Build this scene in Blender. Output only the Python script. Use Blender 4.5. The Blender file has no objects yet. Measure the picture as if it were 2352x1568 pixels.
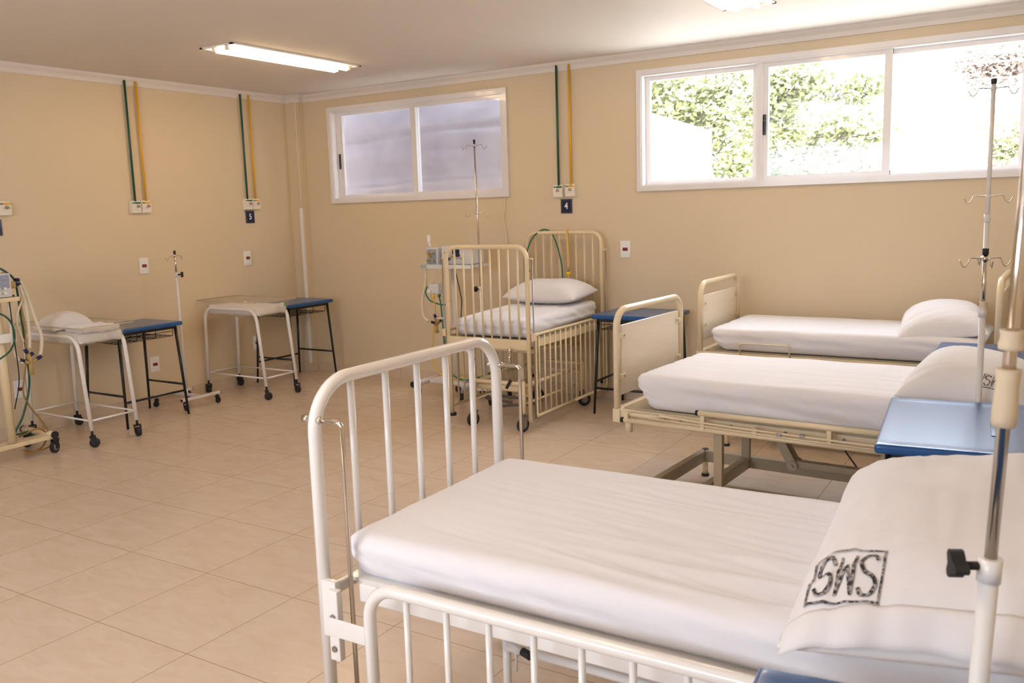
import bpy, math, random
from mathutils import Vector, Matrix, noise
PI = math.pi
sc = bpy.context.scene
COL = sc.collection
random.seed(7)

# ------------------------------------------------------------------ camera
F_PX, YAW, PITCH, ROLL = 2022.0, 0.5567, -0.1491, -0.0308
fw = Vector((-math.sin(YAW)*math.cos(PITCH), math.cos(YAW)*math.cos(PITCH), math.sin(PITCH)))
r0 = Vector((math.cos(YAW), math.sin(YAW), 0)); u0 = r0.cross(fw)
rr = r0*math.cos(ROLL) + u0*math.sin(ROLL); uu = -r0*math.sin(ROLL) + u0*math.cos(ROLL)
cd = bpy.data.cameras.new('camera'); cam = bpy.data.objects.new('camera', cd); COL.objects.link(cam)
m = Matrix((rr, uu, -fw)).transposed().to_4x4(); m.translation = Vector((6.599, -6.553, 1.58))
cam.matrix_world = m
cd.sensor_width = 36; cd.sensor_fit = 'HORIZONTAL'; cd.lens = F_PX*36/2352; cd.clip_start = 0.02; cd.clip_end = 300
cd.dof.use_dof = True; cd.dof.focus_distance = 4.2; cd.dof.aperture_fstop = 6.3
sc.camera = cam
# ------------------------------------------------------------------ colour management, world, sun
sc.view_settings.view_transform = 'Standard'; sc.view_settings.look = 'None'
sc.view_settings.gamma = 1; sc.view_settings.exposure = 0.0
w = bpy.data.worlds.new('world'); sc.world = w; w.use_nodes = True
bg = w.node_tree.nodes['Background']; bg.inputs[0].default_value = (0.80, 0.90, 1.08, 1); bg.inputs[1].default_value = 12.0
sd = bpy.data.lights.new('sun', 'SUN'); sd.energy = 18.0; sd.angle = 0.02; sd.color = (1, .95, .86)
so = bpy.data.objects.new('sun', sd); COL.objects.link(so)
so.rotation_euler = Vector((-0.25, 0.55, -0.95)).to_track_quat('-Z', 'Y').to_euler()
def portal(loc, rot, sx, sy):
    d = bpy.data.lights.new('window_portal', 'AREA'); d.shape = 'RECTANGLE'; d.size = sx; d.size_y = sy
    d.cycles.is_portal = True
    o = bpy.data.objects.new('window_portal', d); COL.objects.link(o); o.location = loc; o.rotation_euler = rot
# room constants
RX, RY, RZ = 7.05, -8.4, 2.75
CB = 2.68
WN = {1: (.507, 2.535, 1.700, 2.590), 2: (3.752, 6.42, 1.700, 2.600)}
for a, b, c, d_ in WN.values():
    portal(((a+b)/2, .16, (c+d_)/2), (-PI/2, 0, 0), b-a, d_-c)
FW = (2.3, 5.7, 1.2, 2.45)      # unseen window band added behind the camera as fill light
portal(((FW[0]+FW[1])/2, RY-.16, (FW[2]+FW[3])/2), (PI/2, 0, 0), FW[1]-FW[0], FW[3]-FW[2])

# ------------------------------------------------------------------ materials
def mat(name, color, rough=.5, metal=0, var=0, vscale=8, bump=0, bscale=60, coat=0, spec=.5, trans=0, ior=1.45, stretch=None, sheen=0, alpha=1):
    m = bpy.data.materials.new(name); m.use_nodes = True; nt = m.node_tree; b = nt.nodes['Principled BSDF']
    c = tuple(color)+(1,)
    b.inputs['Base Color'].default_value = c; b.inputs['Roughness'].default_value = rough; b.inputs['Metallic'].default_value = metal
    b.inputs['Specular IOR Level'].default_value = spec; b.inputs['Coat Weight'].default_value = coat
    b.inputs['Transmission Weight'].default_value = trans; b.inputs['IOR'].default_value = ior; b.inputs['Alpha'].default_value = alpha
    b.inputs['Sheen Weight'].default_value = sheen
    tc = nt.nodes.new('ShaderNodeTexCoord'); src = tc.outputs['Object']
    if stretch:
        mp = nt.nodes.new('ShaderNodeMapping'); mp.inputs['Scale'].default_value = stretch; nt.links.new(src, mp.inputs[0]); src = mp.outputs[0]
    n = nt.nodes.new('ShaderNodeTexNoise'); n.inputs['Scale'].default_value = vscale; n.inputs['Detail'].default_value = 5
    nt.links.new(src, n.inputs['Vector'])
    mx = nt.nodes.new('ShaderNodeMix'); mx.data_type = 'RGBA'
    v = var if var else .03
    mx.inputs[6].default_value = tuple(x*(1-v) for x in color)+(1,); mx.inputs[7].default_value = tuple(min(1, x*(1+v)) for x in color)+(1,)
    nt.links.new(n.outputs['Fac'], mx.inputs[0]); nt.links.new(mx.outputs[2], b.inputs['Base Color'])
    if bump:
        n2 = nt.nodes.new('ShaderNodeTexNoise'); n2.inputs['Scale'].default_value = bscale; n2.inputs['Detail'].default_value = 3
        nt.links.new(src, n2.inputs['Vector'])
        bp = nt.nodes.new('ShaderNodeBump'); bp.inputs['Strength'].default_value = bump; bp.inputs['Distance'].default_value = .002
        nt.links.new(n2.outputs['Fac'], bp.inputs['Height']); nt.links.new(bp.outputs[0], b.inputs['Normal'])
    return m
def chipped(name, color, dark, thresh=.70, rough=.32, scale=22):
    m = mat(name, color, rough, var=.04, vscale=4, coat=.2); nt = m.node_tree; b = nt.nodes['Principled BSDF']
    tc = nt.nodes.new('ShaderNodeTexCoord'); n = nt.nodes.new('ShaderNodeTexNoise'); n.inputs['Scale'].default_value = scale; n.inputs['Detail'].default_value = 6
    nt.links.new(tc.outputs['Object'], n.inputs['Vector'])
    cr = nt.nodes.new('ShaderNodeValToRGB'); cr.color_ramp.elements[0].position = thresh; cr.color_ramp.elements[1].position = thresh+.015
    nt.links.new(n.outputs['Fac'], cr.inputs[0])
    mx = nt.nodes.new('ShaderNodeMix'); mx.data_type = 'RGBA'
    old = b.inputs['Base Color'].links[0].from_socket
    nt.links.new(cr.outputs[0], mx.inputs[0]); nt.links.new(old, mx.inputs[6]); mx.inputs[7].default_value = tuple(dark)+(1,)
    nt.links.new(mx.outputs[2], b.inputs['Base Color'])
    return m
def emit(name, color, s):
    m = bpy.data.materials.new(name); m.use_nodes = True; nt = m.node_tree; b = nt.nodes['Principled BSDF']
    b.inputs['Emission Color'].default_value = tuple(color)+(1,); b.inputs['Emission Strength'].default_value = s
    b.inputs['Base Color'].default_value = (.8, .8, .8, 1)
    return m
M = dict(
 wall=mat('wall_paint', (.70, .572, .39), .55, var=.02, vscale=1.5, bump=.06, bscale=180),
 ceil=mat('ceiling_paint', (.78, .72, .66), .7, var=.015, vscale=1, bump=.03, bscale=90),
 crown=mat('crown_plaster', (.76, .70, .64), .55, bump=.03),
 white=mat('white_enamel', (.86, .82, .78), .22, coat=.35, var=.015),
 whitegrey=mat('grey_white_enamel', (.72, .68, .64), .3, coat=.2, var=.03),
 cream=chipped('cream_enamel', (.78, .635, .40), (.09, .05, .03), .735),
 creambeige=chipped('beige_enamel', (.80, .67, .45), (.12, .07, .04), .755, rough=.3, scale=30),
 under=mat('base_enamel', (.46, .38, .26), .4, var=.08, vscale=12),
 blue=mat('blue_plastic', (.012, .085, .27), .28, coat=.3, var=.10, vscale=30, bump=.12, bscale=25),
 bluedark=mat('slot_shade_blue', (.008, .03, .12), .3),
 black=mat('black_metal', (.012, .012, .013), .35, var=.2),
 rubber=mat('black_rubber', (.02, .018, .018), .6, var=.2),
 grey=mat('grey_wheel', (.22, .21, .20), .5, var=.1),
 chrome=mat('chrome', (.62, .56, .50), .16, metal=1, var=.03),
 steel=mat('dull_steel', (.35, .32, .29), .38, metal=.9, var=.15, vscale=40),
 alum=mat('window_aluminium', (.80, .76, .74), .28, coat=.25),
 latch=mat('black_latch', (.015, .015, .017), .35),
 plate=mat('plastic_plate', (.85, .82, .77), .35),
 gasbox=mat('gas_box', (.84, .78, .66), .4),
 red=mat('red_switch', (.24, .022, .015), .4),
 green=mat('green_pipe', (.012, .09, .05), .3),
 yellow=mat('yellow_pipe', (.78, .42, .02), .35),
 ghose=mat('green_hose', (.01, .16, .09), .35),
 amberhose=mat('amber_hose', (.36, .20, .05), .4),
 yhose=mat('yellow_hose', (.82, .50, .07), .35),
 yellowcap=mat('yellow_cap', (.88, .62, .01), .4),
 navy=mat('navy_sign', (.012, .016, .05), .3),
 signwhite=mat('sign_white', (.85, .85, .85), .4),
 sheet=mat('white_sheet', (.83, .81, .83), .85, var=.02, vscale=3, bump=.25, bscale=500, sheen=.15),
 pillow=mat('pillow_cotton', (.80, .77, .77), .88, var=.03, vscale=5, bump=.3, bscale=420, sheen=.15),
 lam=mat('pale_laminate', (.84, .74, .58), .35, var=.07, vscale=5, stretch=(1, 1.2, 14), coat=.2),
 tape=mat('masking_tape', (.66, .55, .39), .7, var=.1, vscale=30, bump=.4, bscale=120),
 tube=mat('corrugated_tube', (.74, .66, .50), .4, var=.03),
 amber=mat('amber_plastic', (.62, .45, .16), .3, trans=.35),
 blueconn=mat('navy_connector', (.015, .018, .08), .4),
 device=mat('device_grey', (.66, .65, .64), .4, var=.05),
 devpanel=mat('device_panel', (.30, .34, .42), .3, var=.5, vscale=60),
 wirew=mat('white_cable', (.80, .70, .58), .5),
 rust=mat('rusty_bar', (.13, .10, .08), .6, var=.6, vscale=30),
 extwall=mat('render_white', (.9, .9, .9), .9),
 leaf=mat('leaf_green', (.27, .27, .125), .6, var=.35, vscale=2.0),
 leafr=mat('leaf_reddish', (.34, .26, .21), .6, var=.3, vscale=3),
 bark=mat('bark', (.30, .26, .21), .9, var=.3),
 ground=mat('outside_ground', (.55, .52, .45), .9, var=.2, vscale=2),
 label=mat('printed_label', (.80, .82, .72), .5),
 labelg=mat('green_label', (.25, .45, .12), .5),
 tray=mat('tray_green_grey', (.36, .42, .37), .5),
)
def glass(name, tint, gloss=.035, haze=0):
    m = bpy.data.materials.new(name); m.use_nodes = True; nt = m.node_tree; nt.nodes.remove(nt.nodes['Principled BSDF'])
    out = nt.nodes['Material Output']; t = nt.nodes.new('ShaderNodeBsdfTransparent'); t.inputs[0].default_value = tuple(tint)+(1,)
    g = nt.nodes.new('ShaderNodeBsdfGlossy'); g.inputs['Roughness'].default_value = .05
    mx = nt.nodes.new('ShaderNodeMixShader'); mx.inputs[0].default_value = gloss; nt.links.new(t.outputs[0], mx.inputs[1]); nt.links.new(g.outputs[0], mx.inputs[2])
    last = mx
    if haze:
        d = nt.nodes.new('ShaderNodeBsdfDiffuse'); d.inputs[0].default_value = (.9, .85, .78, 1)
        n = nt.nodes.new('ShaderNodeTexNoise'); n.inputs['Scale'].default_value = 6
        mt = nt.nodes.new('ShaderNodeMath'); mt.operation = 'MULTIPLY_ADD'; mt.inputs[1].default_value = haze*.5; mt.inputs[2].default_value = haze*.75
        nt.links.new(n.outputs['Fac'], mt.inputs[0])
        m2 = nt.nodes.new('ShaderNodeMixShader'); nt.links.new(mt.outputs[0], m2.inputs[0]); nt.links.new(mx.outputs[0], m2.inputs[1]); nt.links.new(d.outputs[0], m2.inputs[2]); last = m2
    nt.links.new(last.outputs[0], out.inputs[0])
    return m
M['glass'] = glass('window_glass', (.96, .97, .97))
M['acrylic'] = glass('clear_acrylic', (.95, .93, .88), gloss=.07, haze=.12)
def tile_mat():
    m = bpy.data.materials.new('floor_tiles'); m.use_nodes = True; nt = m.node_tree; b = nt.nodes['Principled BSDF']; L = nt.links.new
    g = nt.nodes.new('ShaderNodeNewGeometry'); s = nt.nodes.new('ShaderNodeSeparateXYZ'); L(g.outputs['Position'], s.inputs[0])
    def mth(op, a, b_=None, c=None):
        n = nt.nodes.new('ShaderNodeMath'); n.operation = op
        for i, v in enumerate((a, b_, c)):
            if v is None: continue
            if isinstance(v, (int, float)): n.inputs[i].default_value = v
            else: L(v, n.inputs[i])
        return n.outputs[0]
    ds, ids = [], []
    for ax, off, size in ((0, .162, .541), (1, -4.09, .535)):
        t = mth('DIVIDE', mth('SUBTRACT', s.outputs[ax], off), size)
        fr = mth('FRACT', t); ids.append(mth('FLOOR', t))
        ds.append(mth('MULTIPLY', mth('MINIMUM', fr, mth('SUBTRACT', 1, fr)), size))
    d = mth('MINIMUM', ds[0], ds[1])
    line = mth('SMOOTH_MIN', mth('MULTIPLY', d, 1/.0019), 1, .2)
    mr = nt.nodes.new('ShaderNodeMapRange'); mr.inputs[1].default_value = .6; mr.inputs[2].default_value = 1.0; L(line, mr.inputs[0])
    cmb = nt.nodes.new('ShaderNodeCombineXYZ'); L(ids[0], cmb.inputs[0]); L(ids[1], cmb.inputs[1])
    wn = nt.nodes.new('ShaderNodeTexWhiteNoise'); wn.noise_dimensions = '3D'; L(cmb.outputs[0], wn.inputs['Vector'])
    add = nt.nodes.new('ShaderNodeVectorMath'); add.operation = 'MULTIPLY_ADD'; L(wn.outputs['Color'], add.inputs[0]); add.inputs[1].default_value = (9, 9, 9); L(g.outputs['Position'], add.inputs[2])
    mp = nt.nodes.new('ShaderNodeMapping'); mp.inputs['Scale'].default_value = (2.2, 6, 1); mp.inputs['Rotation'].default_value = (0, 0, .5); L(add.outputs[0], mp.inputs[0])
    n = nt.nodes.new('ShaderNodeTexNoise'); n.inputs['Scale'].default_value = 2.4; n.inputs['Detail'].default_value = 8; n.inputs['Roughness'].default_value = .62; n.inputs['Distortion'].default_value = .8; L(mp.outputs[0], n.inputs['Vector'])
    cr = nt.nodes.new('ShaderNodeValToRGB'); e = cr.color_ramp.elements
    e[0].position = .30; e[0].color = (.65, .505, .37, 1); e[1].position = .72; e[1].color = (.725, .60, .475, 1)
    x = e.new(.5); x.color = (.69, .55, .42, 1)
    L(n.outputs['Fac'], cr.inputs[0])
    mx = nt.nodes.new('ShaderNodeMix'); mx.data_type = 'RGBA'; L(mr.outputs[0], mx.inputs[0]); mx.inputs[6].default_value = (.36, .235, .14, 1); L(cr.outputs[0], mx.inputs[7])
    L(mx.outputs[2], b.inputs['Base Color'])
    rg = mth('MULTIPLY_ADD', n.outputs['Fac'], .14, .17); L(rg, b.inputs['Roughness'])
    b.inputs['Specular IOR Level'].default_value = .45
    bp = nt.nodes.new('ShaderNodeBump'); bp.inputs['Strength'].default_value = .35; bp.inputs['Distance'].default_value = .0015; L(mr.outputs[0], bp.inputs['Height']); L(bp.outputs[0], b.inputs['Normal'])
    return m
M['tile'] = tile_mat()
def fabric_ext():
    m = bpy.data.materials.new('tarpaulin'); m.use_nodes = True; nt = m.node_tree; nt.nodes.remove(nt.nodes['Principled BSDF'])
    out = nt.nodes['Material Output']; d = nt.nodes.new('ShaderNodeBsdfDiffuse'); t = nt.nodes.new('ShaderNodeBsdfTranslucent')
    n = nt.nodes.new('ShaderNodeTexNoise'); n.inputs['Scale'].default_value = 5; tc = nt.nodes.new('ShaderNodeTexCoord'); nt.links.new(tc.outputs['Object'], n.inputs[0])
    cr = nt.nodes.new('ShaderNodeValToRGB'); cr.color_ramp.elements[0].color = (.38, .35, .39, 1); cr.color_ramp.elements[1].color = (.52, .48, .50, 1); nt.links.new(n.outputs['Fac'], cr.inputs[0])
    nt.links.new(cr.outputs[0], d.inputs[0]); nt.links.new(cr.outputs[0], t.inputs[0])
    mx = nt.nodes.new('ShaderNodeMixShader'); mx.inputs[0].default_value = .25
    nt.links.new(d.outputs[0], mx.inputs[1]); nt.links.new(t.outputs[0], mx.inputs[2]); nt.links.new(mx.outputs[0], out.inputs[0])
    return m
M['tarp'] = fabric_ext()
def ink_mat(base):
    m = bpy.data.materials.new('stamp_ink'); m.use_nodes = True; nt = m.node_tree; b = nt.nodes['Principled BSDF']
    tc = nt.nodes.new('ShaderNodeTexCoord'); n = nt.nodes.new('ShaderNodeTexNoise'); n.inputs['Scale'].default_value = 130; n.inputs['Detail'].default_value = 4
    nt.links.new(tc.outputs['Object'], n.inputs[0])
    cr = nt.nodes.new('ShaderNodeValToRGB'); cr.color_ramp.elements[0].position = .44; cr.color_ramp.elements[0].color = (.03, .025, .03, 1)
    cr.color_ramp.elements[1].position = .60; cr.color_ramp.elements[1].color = (.42, .38, .37, 1); nt.links.new(n.outputs['Fac'], cr.inputs[0]); nt.links.new(cr.outputs[0], b.inputs['Base Color'])
    b.inputs['Roughness'].default_value = .9
    return m
M['ink'] = ink_mat(None)

# ------------------------------------------------------------------ mesh helpers
def fillet(pts, r, n=7):
    pts = [Vector(p) for p in pts]; out = [pts[0]]
    for i in range(1, len(pts)-1):
        a, b, c = pts[i-1], pts[i], pts[i+1]
        d1 = (a-b); d2 = (c-b); l = min(r, d1.length*.49, d2.length*.49)
        if d1.angle(d2) > PI-.02: out.append(b); continue
        p1 = b+d1.normalized()*l; p2 = b+d2.normalized()*l
        # arc through p1,p2 tangent to both legs
        ang = PI-d1.angle(d2); bis = (d1.normalized()+d2.normalized()).normalized()
        R = l/math.tan(ang/2); cen = b+bis*math.sqrt(l*l+R*R)
        v1 = p1-cen; v2 = p2-cen; ax = v1.cross(v2).normalized()
        for k in range(n+1):
            out.append(cen + Matrix.Rotation(ang*k/n, 3, ax) @ v1)
    out.append(pts[-1]); return out
def spline(pts, n=10):
    P = [Vector(p) for p in pts]; P = [P[0]*2-P[1]]+P+[P[-1]*2-P[-2]]; out = []
    for i in range(1, len(P)-2):
        for k in range(n):
            t = k/n; a, b, c, d = P[i-1:i+3]
            out.append(.5*((2*b)+(c-a)*t+(2*a-5*b+4*c-d)*t*t+(3*b-a-3*c+d)*t**3))
    out.append(P[-2]); return out
class MB:
    def __init__(s): s.v = []; s.f = []; s.sm = []
    def add(s, vs, fs, smooth=False):
        o = len(s.v); s.v += [tuple(v) for v in vs]
        for f in fs: s.f.append(tuple(i+o for i in f)); s.sm.append(smooth)
        return s
    def box(s, c, d, rot=None, bev=0):
        x, y, z = (k/2 for k in d); c = Vector(c)
        if not bev:
            vs = [Vector((i*x, j*y, k*z)) for i in (-1, 1) for j in (-1, 1) for k in (-1, 1)]
            fs = [(0, 1, 3, 2), (4, 6, 7, 5), (0, 4, 5, 1), (2, 3, 7, 6), (0, 2, 6, 4), (1, 5, 7, 3)]
            sm = False
        else:
            vs, fs = rbox(x, y, z, min(bev, x*.98, y*.98, z*.98), 3); sm = True
        if rot is not None:
            R = rot if isinstance(rot, Matrix) else Matrix.Rotation(rot, 3, 'Z'); vs = [R@v for v in vs]
        return s.add([v+c for v in vs], fs, sm)
    def tube(s, pts, r, n=12, caps=True, closed=False, rfun=None):
        P = [Vector(p) for p in pts]; q = [P[0]]
        for p_ in P[1:]:
            if (p_-q[-1]).length > 1e-6: q.append(p_)
        P = q; N = len(P); vs = []; fs = []
        T = []
        for i in range(N):
            a = P[(i-1) % N] if (i > 0 or closed) else P[i]; b = P[(i+1) % N] if (i < N-1 or closed) else P[i]
            T.append((b-a).normalized())
        up = Vector((0, 0, 1)) if abs(T[0].z) < .9 else Vector((1, 0, 0))
        X = T[0].cross(up).normalized()
        for i in range(N):
            X = (X-T[i]*X.dot(T[i])).normalized(); Y = T[i].cross(X)
            k = 1.0
            if 0 < i < N-1:
                a_ = (P[i]-P[i-1]).angle(P[i+1]-P[i], 0); k = 1/max(.5, math.cos(a_/2))
            R = (rfun(i/(N-1)) if rfun else 1)*r
            for j in range(n):
                t = 2*PI*j/n; vs.append(P[i]+(X*math.cos(t)+Y*math.sin(t))*R*(k if k < 1.3 else 1.3))
        for i in range(N if closed else N-1):
            for j in range(n):
                a = i*n+j; b = i*n+(j+1) % n; c = ((i+1) % N)*n+(j+1) % n; d = ((i+1) % N)*n+j
                fs.append((a, b, c, d))
        s.add(vs, fs, True)
        if caps and not closed:
            s.add(vs[:n], [tuple(range(n))[::-1]]); s.add(vs[-n:], [tuple(range(n))])
        return s
    def cyl(s, a, b, r, n=16, r2=None):
        if r2 is None: return s.tube([a, b], r, n)
        return s.tube([a, b], 1, n, rfun=lambda t: r+(r2-r)*t)
    def wheel(s, c, axis, r, w, n=28, prof=None):
        c = Vector(c); A = Vector(axis).normalized(); U = A.orthogonal().normalized(); V = A.cross(U)
        prof = prof or [(-.5, .0), (-.5, .62), (-.5, .86), (-.32, 1), (.32, 1), (.5, .86), (.5, .62), (.5, .0)]
        vs = []; m_ = len(prof)
        for j in range(n):
            t = 2*PI*j/n
            for (h, q) in prof: vs.append(c+A*h*w+(U*math.cos(t)+V*math.sin(t))*max(q, .001)*r)
        fs = [(j*m_+i, j*m_+i+1, ((j+1) % n)*m_+i+1, ((j+1) % n)*m_+i) for j in range(n) for i in range(m_-1)]
        return s.add(vs, fs, True)
    def sphere(s, c, r, sc_=(1, 1, 1), n=14):
        vs = []; fs = []
        for i in range(n//2+1):
            a = PI*i/(n//2)
            for j in range(n):
                b = 2*PI*j/n; vs.append(Vector(c)+Vector((math.sin(a)*math.cos(b)*sc_[0], math.sin(a)*math.sin(b)*sc_[1], math.cos(a)*sc_[2]))*r)
        for i in range(n//2):
            for j in range(n): fs.append((i*n+j, i*n+(j+1) % n, (i+1)*n+(j+1) % n, (i+1)*n+j))
        return s.add(vs, fs, True)
    def plane_poly(s, pts): return s.add(pts, [tuple(range(len(pts)))])
    def build(s, name, m, parent=None, smooth_angle=None, fix=True):
        me = bpy.data.meshes.new(name); me.from_pydata(s.v, [], s.f)
        for p_, q in zip(me.polygons, s.sm): p_.use_smooth = q
        me.materials.append(M[m] if isinstance(m, str) else m)
        if fix:
            import bmesh
            bm = bmesh.new(); bm.from_mesh(me); bmesh.ops.remove_doubles(bm, verts=bm.verts, dist=1e-5)
            bmesh.ops.recalc_face_normals(bm, faces=bm.faces); bm.to_mesh(me); bm.free()
        o = bpy.data.objects.new(name, me); COL.objects.link(o)
        if parent is not None: o.parent = parent
        return o
def build_each(mb, name, m, parent):
    """every separate piece of the mesh becomes an object of its own"""
    par = {}
    def find(a):
        while par.setdefault(a, a) != a: par[a] = par[par[a]]; a = par[a]
        return a
    key = [tuple(round(c, 5) for c in v) for v in mb.v]
    for f in mb.f:
        for i in f[1:]: par[find(key[i])] = find(key[f[0]])
    groups = {}
    for f, q in zip(mb.f, mb.sm): groups.setdefault(find(key[f[0]]), []).append((f, q))
    out = []
    for fs in groups.values():
        b = MB(); idx = {}
        for f, q in fs:
            for i in f:
                if i not in idx: idx[i] = len(b.v); b.v.append(mb.v[i])
            b.f.append(tuple(idx[i] for i in f)); b.sm.append(q)
        out.append(b.build(name, m, parent))
    return out
def rbox(hx, hy, hz, r, k=3, nx=1, ny=1, nz=1, disp=None):
    """rounded box: grid on each face, corner rings every few degrees"""
    def coords(h, n):
        inner = [-(h-r)+2*(h-r)*i/n for i in range(n+1)]
        ext = [r*math.tan(PI/4*(j/k)) for j in range(1, k+1)]
        return [inner[0]-e for e in reversed(ext)]+inner+[inner[-1]+e for e in ext]
    X, Y, Z = coords(hx, nx), coords(hy, ny), coords(hz, nz); vs = {}; L = []; fs = []
    def vid(x, y, z):
        key = (round(x, 6), round(y, 6), round(z, 6))
        if key not in vs:
            p = Vector((x, y, z)); q = Vector((max(-(hx-r), min(hx-r, x)), max(-(hy-r), min(hy-r, y)), max(-(hz-r), min(hz-r, z))))
            d = p-q
            nrm = d.normalized() if d.length > 1e-9 else Vector((0, 0, 1))
            p = q+nrm*r
            if disp: p = disp(p, nrm)
            vs[key] = len(L); L.append(p)
        return vs[key]
    for z in (Z[0], Z[-1]):
        for i in range(len(X)-1):
            for j in range(len(Y)-1):
                q = [vid(X[i], Y[j], z), vid(X[i+1], Y[j], z), vid(X[i+1], Y[j+1], z), vid(X[i], Y[j+1], z)]
                fs.append(q if z > 0 else q[::-1])
    for y in (Y[0], Y[-1]):
        for i in range(len(X)-1):
            for j in range(len(Z)-1):
                q = [vid(X[i], y, Z[j]), vid(X[i+1], y, Z[j]), vid(X[i+1], y, Z[j+1]), vid(X[i], y, Z[j+1])]
                fs.append(q if y < 0 else q[::-1])
    for x in (X[0], X[-1]):
        for i in range(len(Y)-1):
            for j in range(len(Z)-1):
                q = [vid(x, Y[i], Z[j]), vid(x, Y[i+1], Z[j]), vid(x, Y[i+1], Z[j+1]), vid(x, Y[i], Z[j+1])]
                fs.append(q[::-1] if x < 0 else q)
    return L, fs
def thing(name, label, cat, loc=(0, 0, 0), rz=0, group=None):
    o = bpy.data.objects.new(name, None); COL.objects.link(o); o.empty_display_size = .1
    o.location = loc; o.rotation_euler = (0, 0, rz); o['label'] = label; o['category'] = cat
    if group: o['group'] = group
    return o
def tag(o, label, cat, group=None):
    o['label'] = label; o['category'] = cat
    if group: o['group'] = group
    return o
def struct(o): o['kind'] = 'structure'; return o
def kids(o): return [c for c in bpy.data.objects if c.parent == o]
def copy_tree(o, parent=None):
    c = o.copy(); COL.objects.link(c)
    if parent is not None: c.parent = parent
    for ch in kids(o): copy_tree(ch, c)
    return c
def dup(o, loc, rz, label):
    c = copy_tree(o); c.location = loc; c.rotation_euler = (0, 0, rz); c['label'] = label; return c

# ------------------------------------------------------------------ the room
fl = MB().box((RX/2, RY/2, -.05), (RX+.3, -RY+.3, .1)).build('floor', 'tile'); struct(fl)
struct(MB().box((RX/2, RY/2, RZ+.08), (RX+.4, -RY+.4, .16)).build('ceiling', 'ceil'))
struct(MB().box((RX/2, .10, 3.12), (RX+.4, .10, .44)).build('sun_blocker', 'extwall'))  # unseen block added above the wall to keep sun off the tarpaulin
struct(MB().box((-.075, RY/2, RZ/2), (.15, -RY+.3, RZ)).build('wall_left', 'wall'))
struct(MB().box((RX+.075, RY/2, RZ/2), (.15, -RY+.3, RZ)).build('wall_right', 'wall'))
def wall_holes(name, y, holes):
    b = MB(); x = 0
    for (a, c, z0, z1) in sorted(holes):
        b.box(((x+a)/2, y, RZ/2), (a-x, .15, RZ)); b.box(((a+c)/2, y, z0/2), (c-a, .15, z0)); b.box(((a+c)/2, y, (z1+RZ)/2), (c-a, .15, RZ-z1)); x = c
    b.box(((x+RX)/2, y, RZ/2), (RX-x, .15, RZ))
    struct(b.build(name, 'wall', fix=False))
wall_holes('wall_back', .075, list(WN.values()))
wall_holes('wall_front', RY-.075, [FW])
# corner column
CW, CD = .171, .075
struct(MB().box((CW/2, -CD/2, RZ/2), (CW, CD, RZ)).build('wall_column', 'wall'))
# crown
def crown(name, segs):
    b = MB()
    for (x0, y0, x1, y1, nx, ny) in segs:   # wall line, normal into the room
        prof = [(0, CB), (.012, CB), (.016, CB+.030), (.034, CB+.052), (.040, RZ), (0, RZ)]
        L = Vector((x1-x0, y1-y0, 0)); d = L.normalized()
        vs = []
        for (px, py, e) in ((x0, y0, 0), (x1, y1, 1)):
            for (o, z) in prof: vs.append(Vector((px+nx*o, py+ny*o, z)))
        n = len(prof)
        fs = [(i, (i+1) % n, n+(i+1) % n, n+i) for i in range(n)]+[tuple(range(n))[::-1], tuple(range(n, 2*n))]
        b.add(vs, fs)
    struct(b.build(name, 'crown'))
crown('trim_1', [(0, RY, 0, -CD, 1, 0)])
crown('trim_2', [(CW, 0, RX, 0, 0, -1)])
crown('trim_3', [(0, -CD, CW+.04, -CD, 0, -1), (CW, -CD, CW, 0, 1, 0)])
def baseboard(name, x0, y0, x1, y1, nx, ny, off=.0):
    b = MB(); L = Vector((x1-x0, y1-y0, 0)); n = int(L.length/.541)+1; d = L.normalized()
    t = 0
    while t < L.length-.01:
        e = min(t+.541, L.length); mid = (t+e)/2
        b.box((x0+d.x*mid+nx*.005, y0+d.y*mid+ny*.005, .043), (abs(d.x)*(e-t-.003)+abs(nx)*.01, abs(d.y)*(e-t-.003)+abs(ny)*.01, .086)); t = e
    struct(b.build(name, M['btile']))
M['btile'] = mat('baseboard_tile', (.66, .52, .38), .25, var=.1, vscale=6)
baseboard('baseboard_left', 0, RY, 0, -CD, 1, 0); baseboard('baseboard_back', CW, 0, RX, 0, 0, -1)
baseboard('baseboard_column', 0, -CD, CW, -CD, 0, -1); baseboard('baseboard_right', RX, RY, RX, 0, -1, 0)
# conduit on the column
c = thing('conduit', 'vertical conduit on the corner column, beige above and bare white from socket height down', 'conduit', (.143, -CD-.012, 0))
MB().box((0, 0, .87), (.030, .024, 1.57), bev=.004).build('lower_cover', 'plate', c)
MB().box((0, .002, 2.17), (.030, .02, 1.02), bev=.004).build('upper_cover', 'wall', c)

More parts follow.
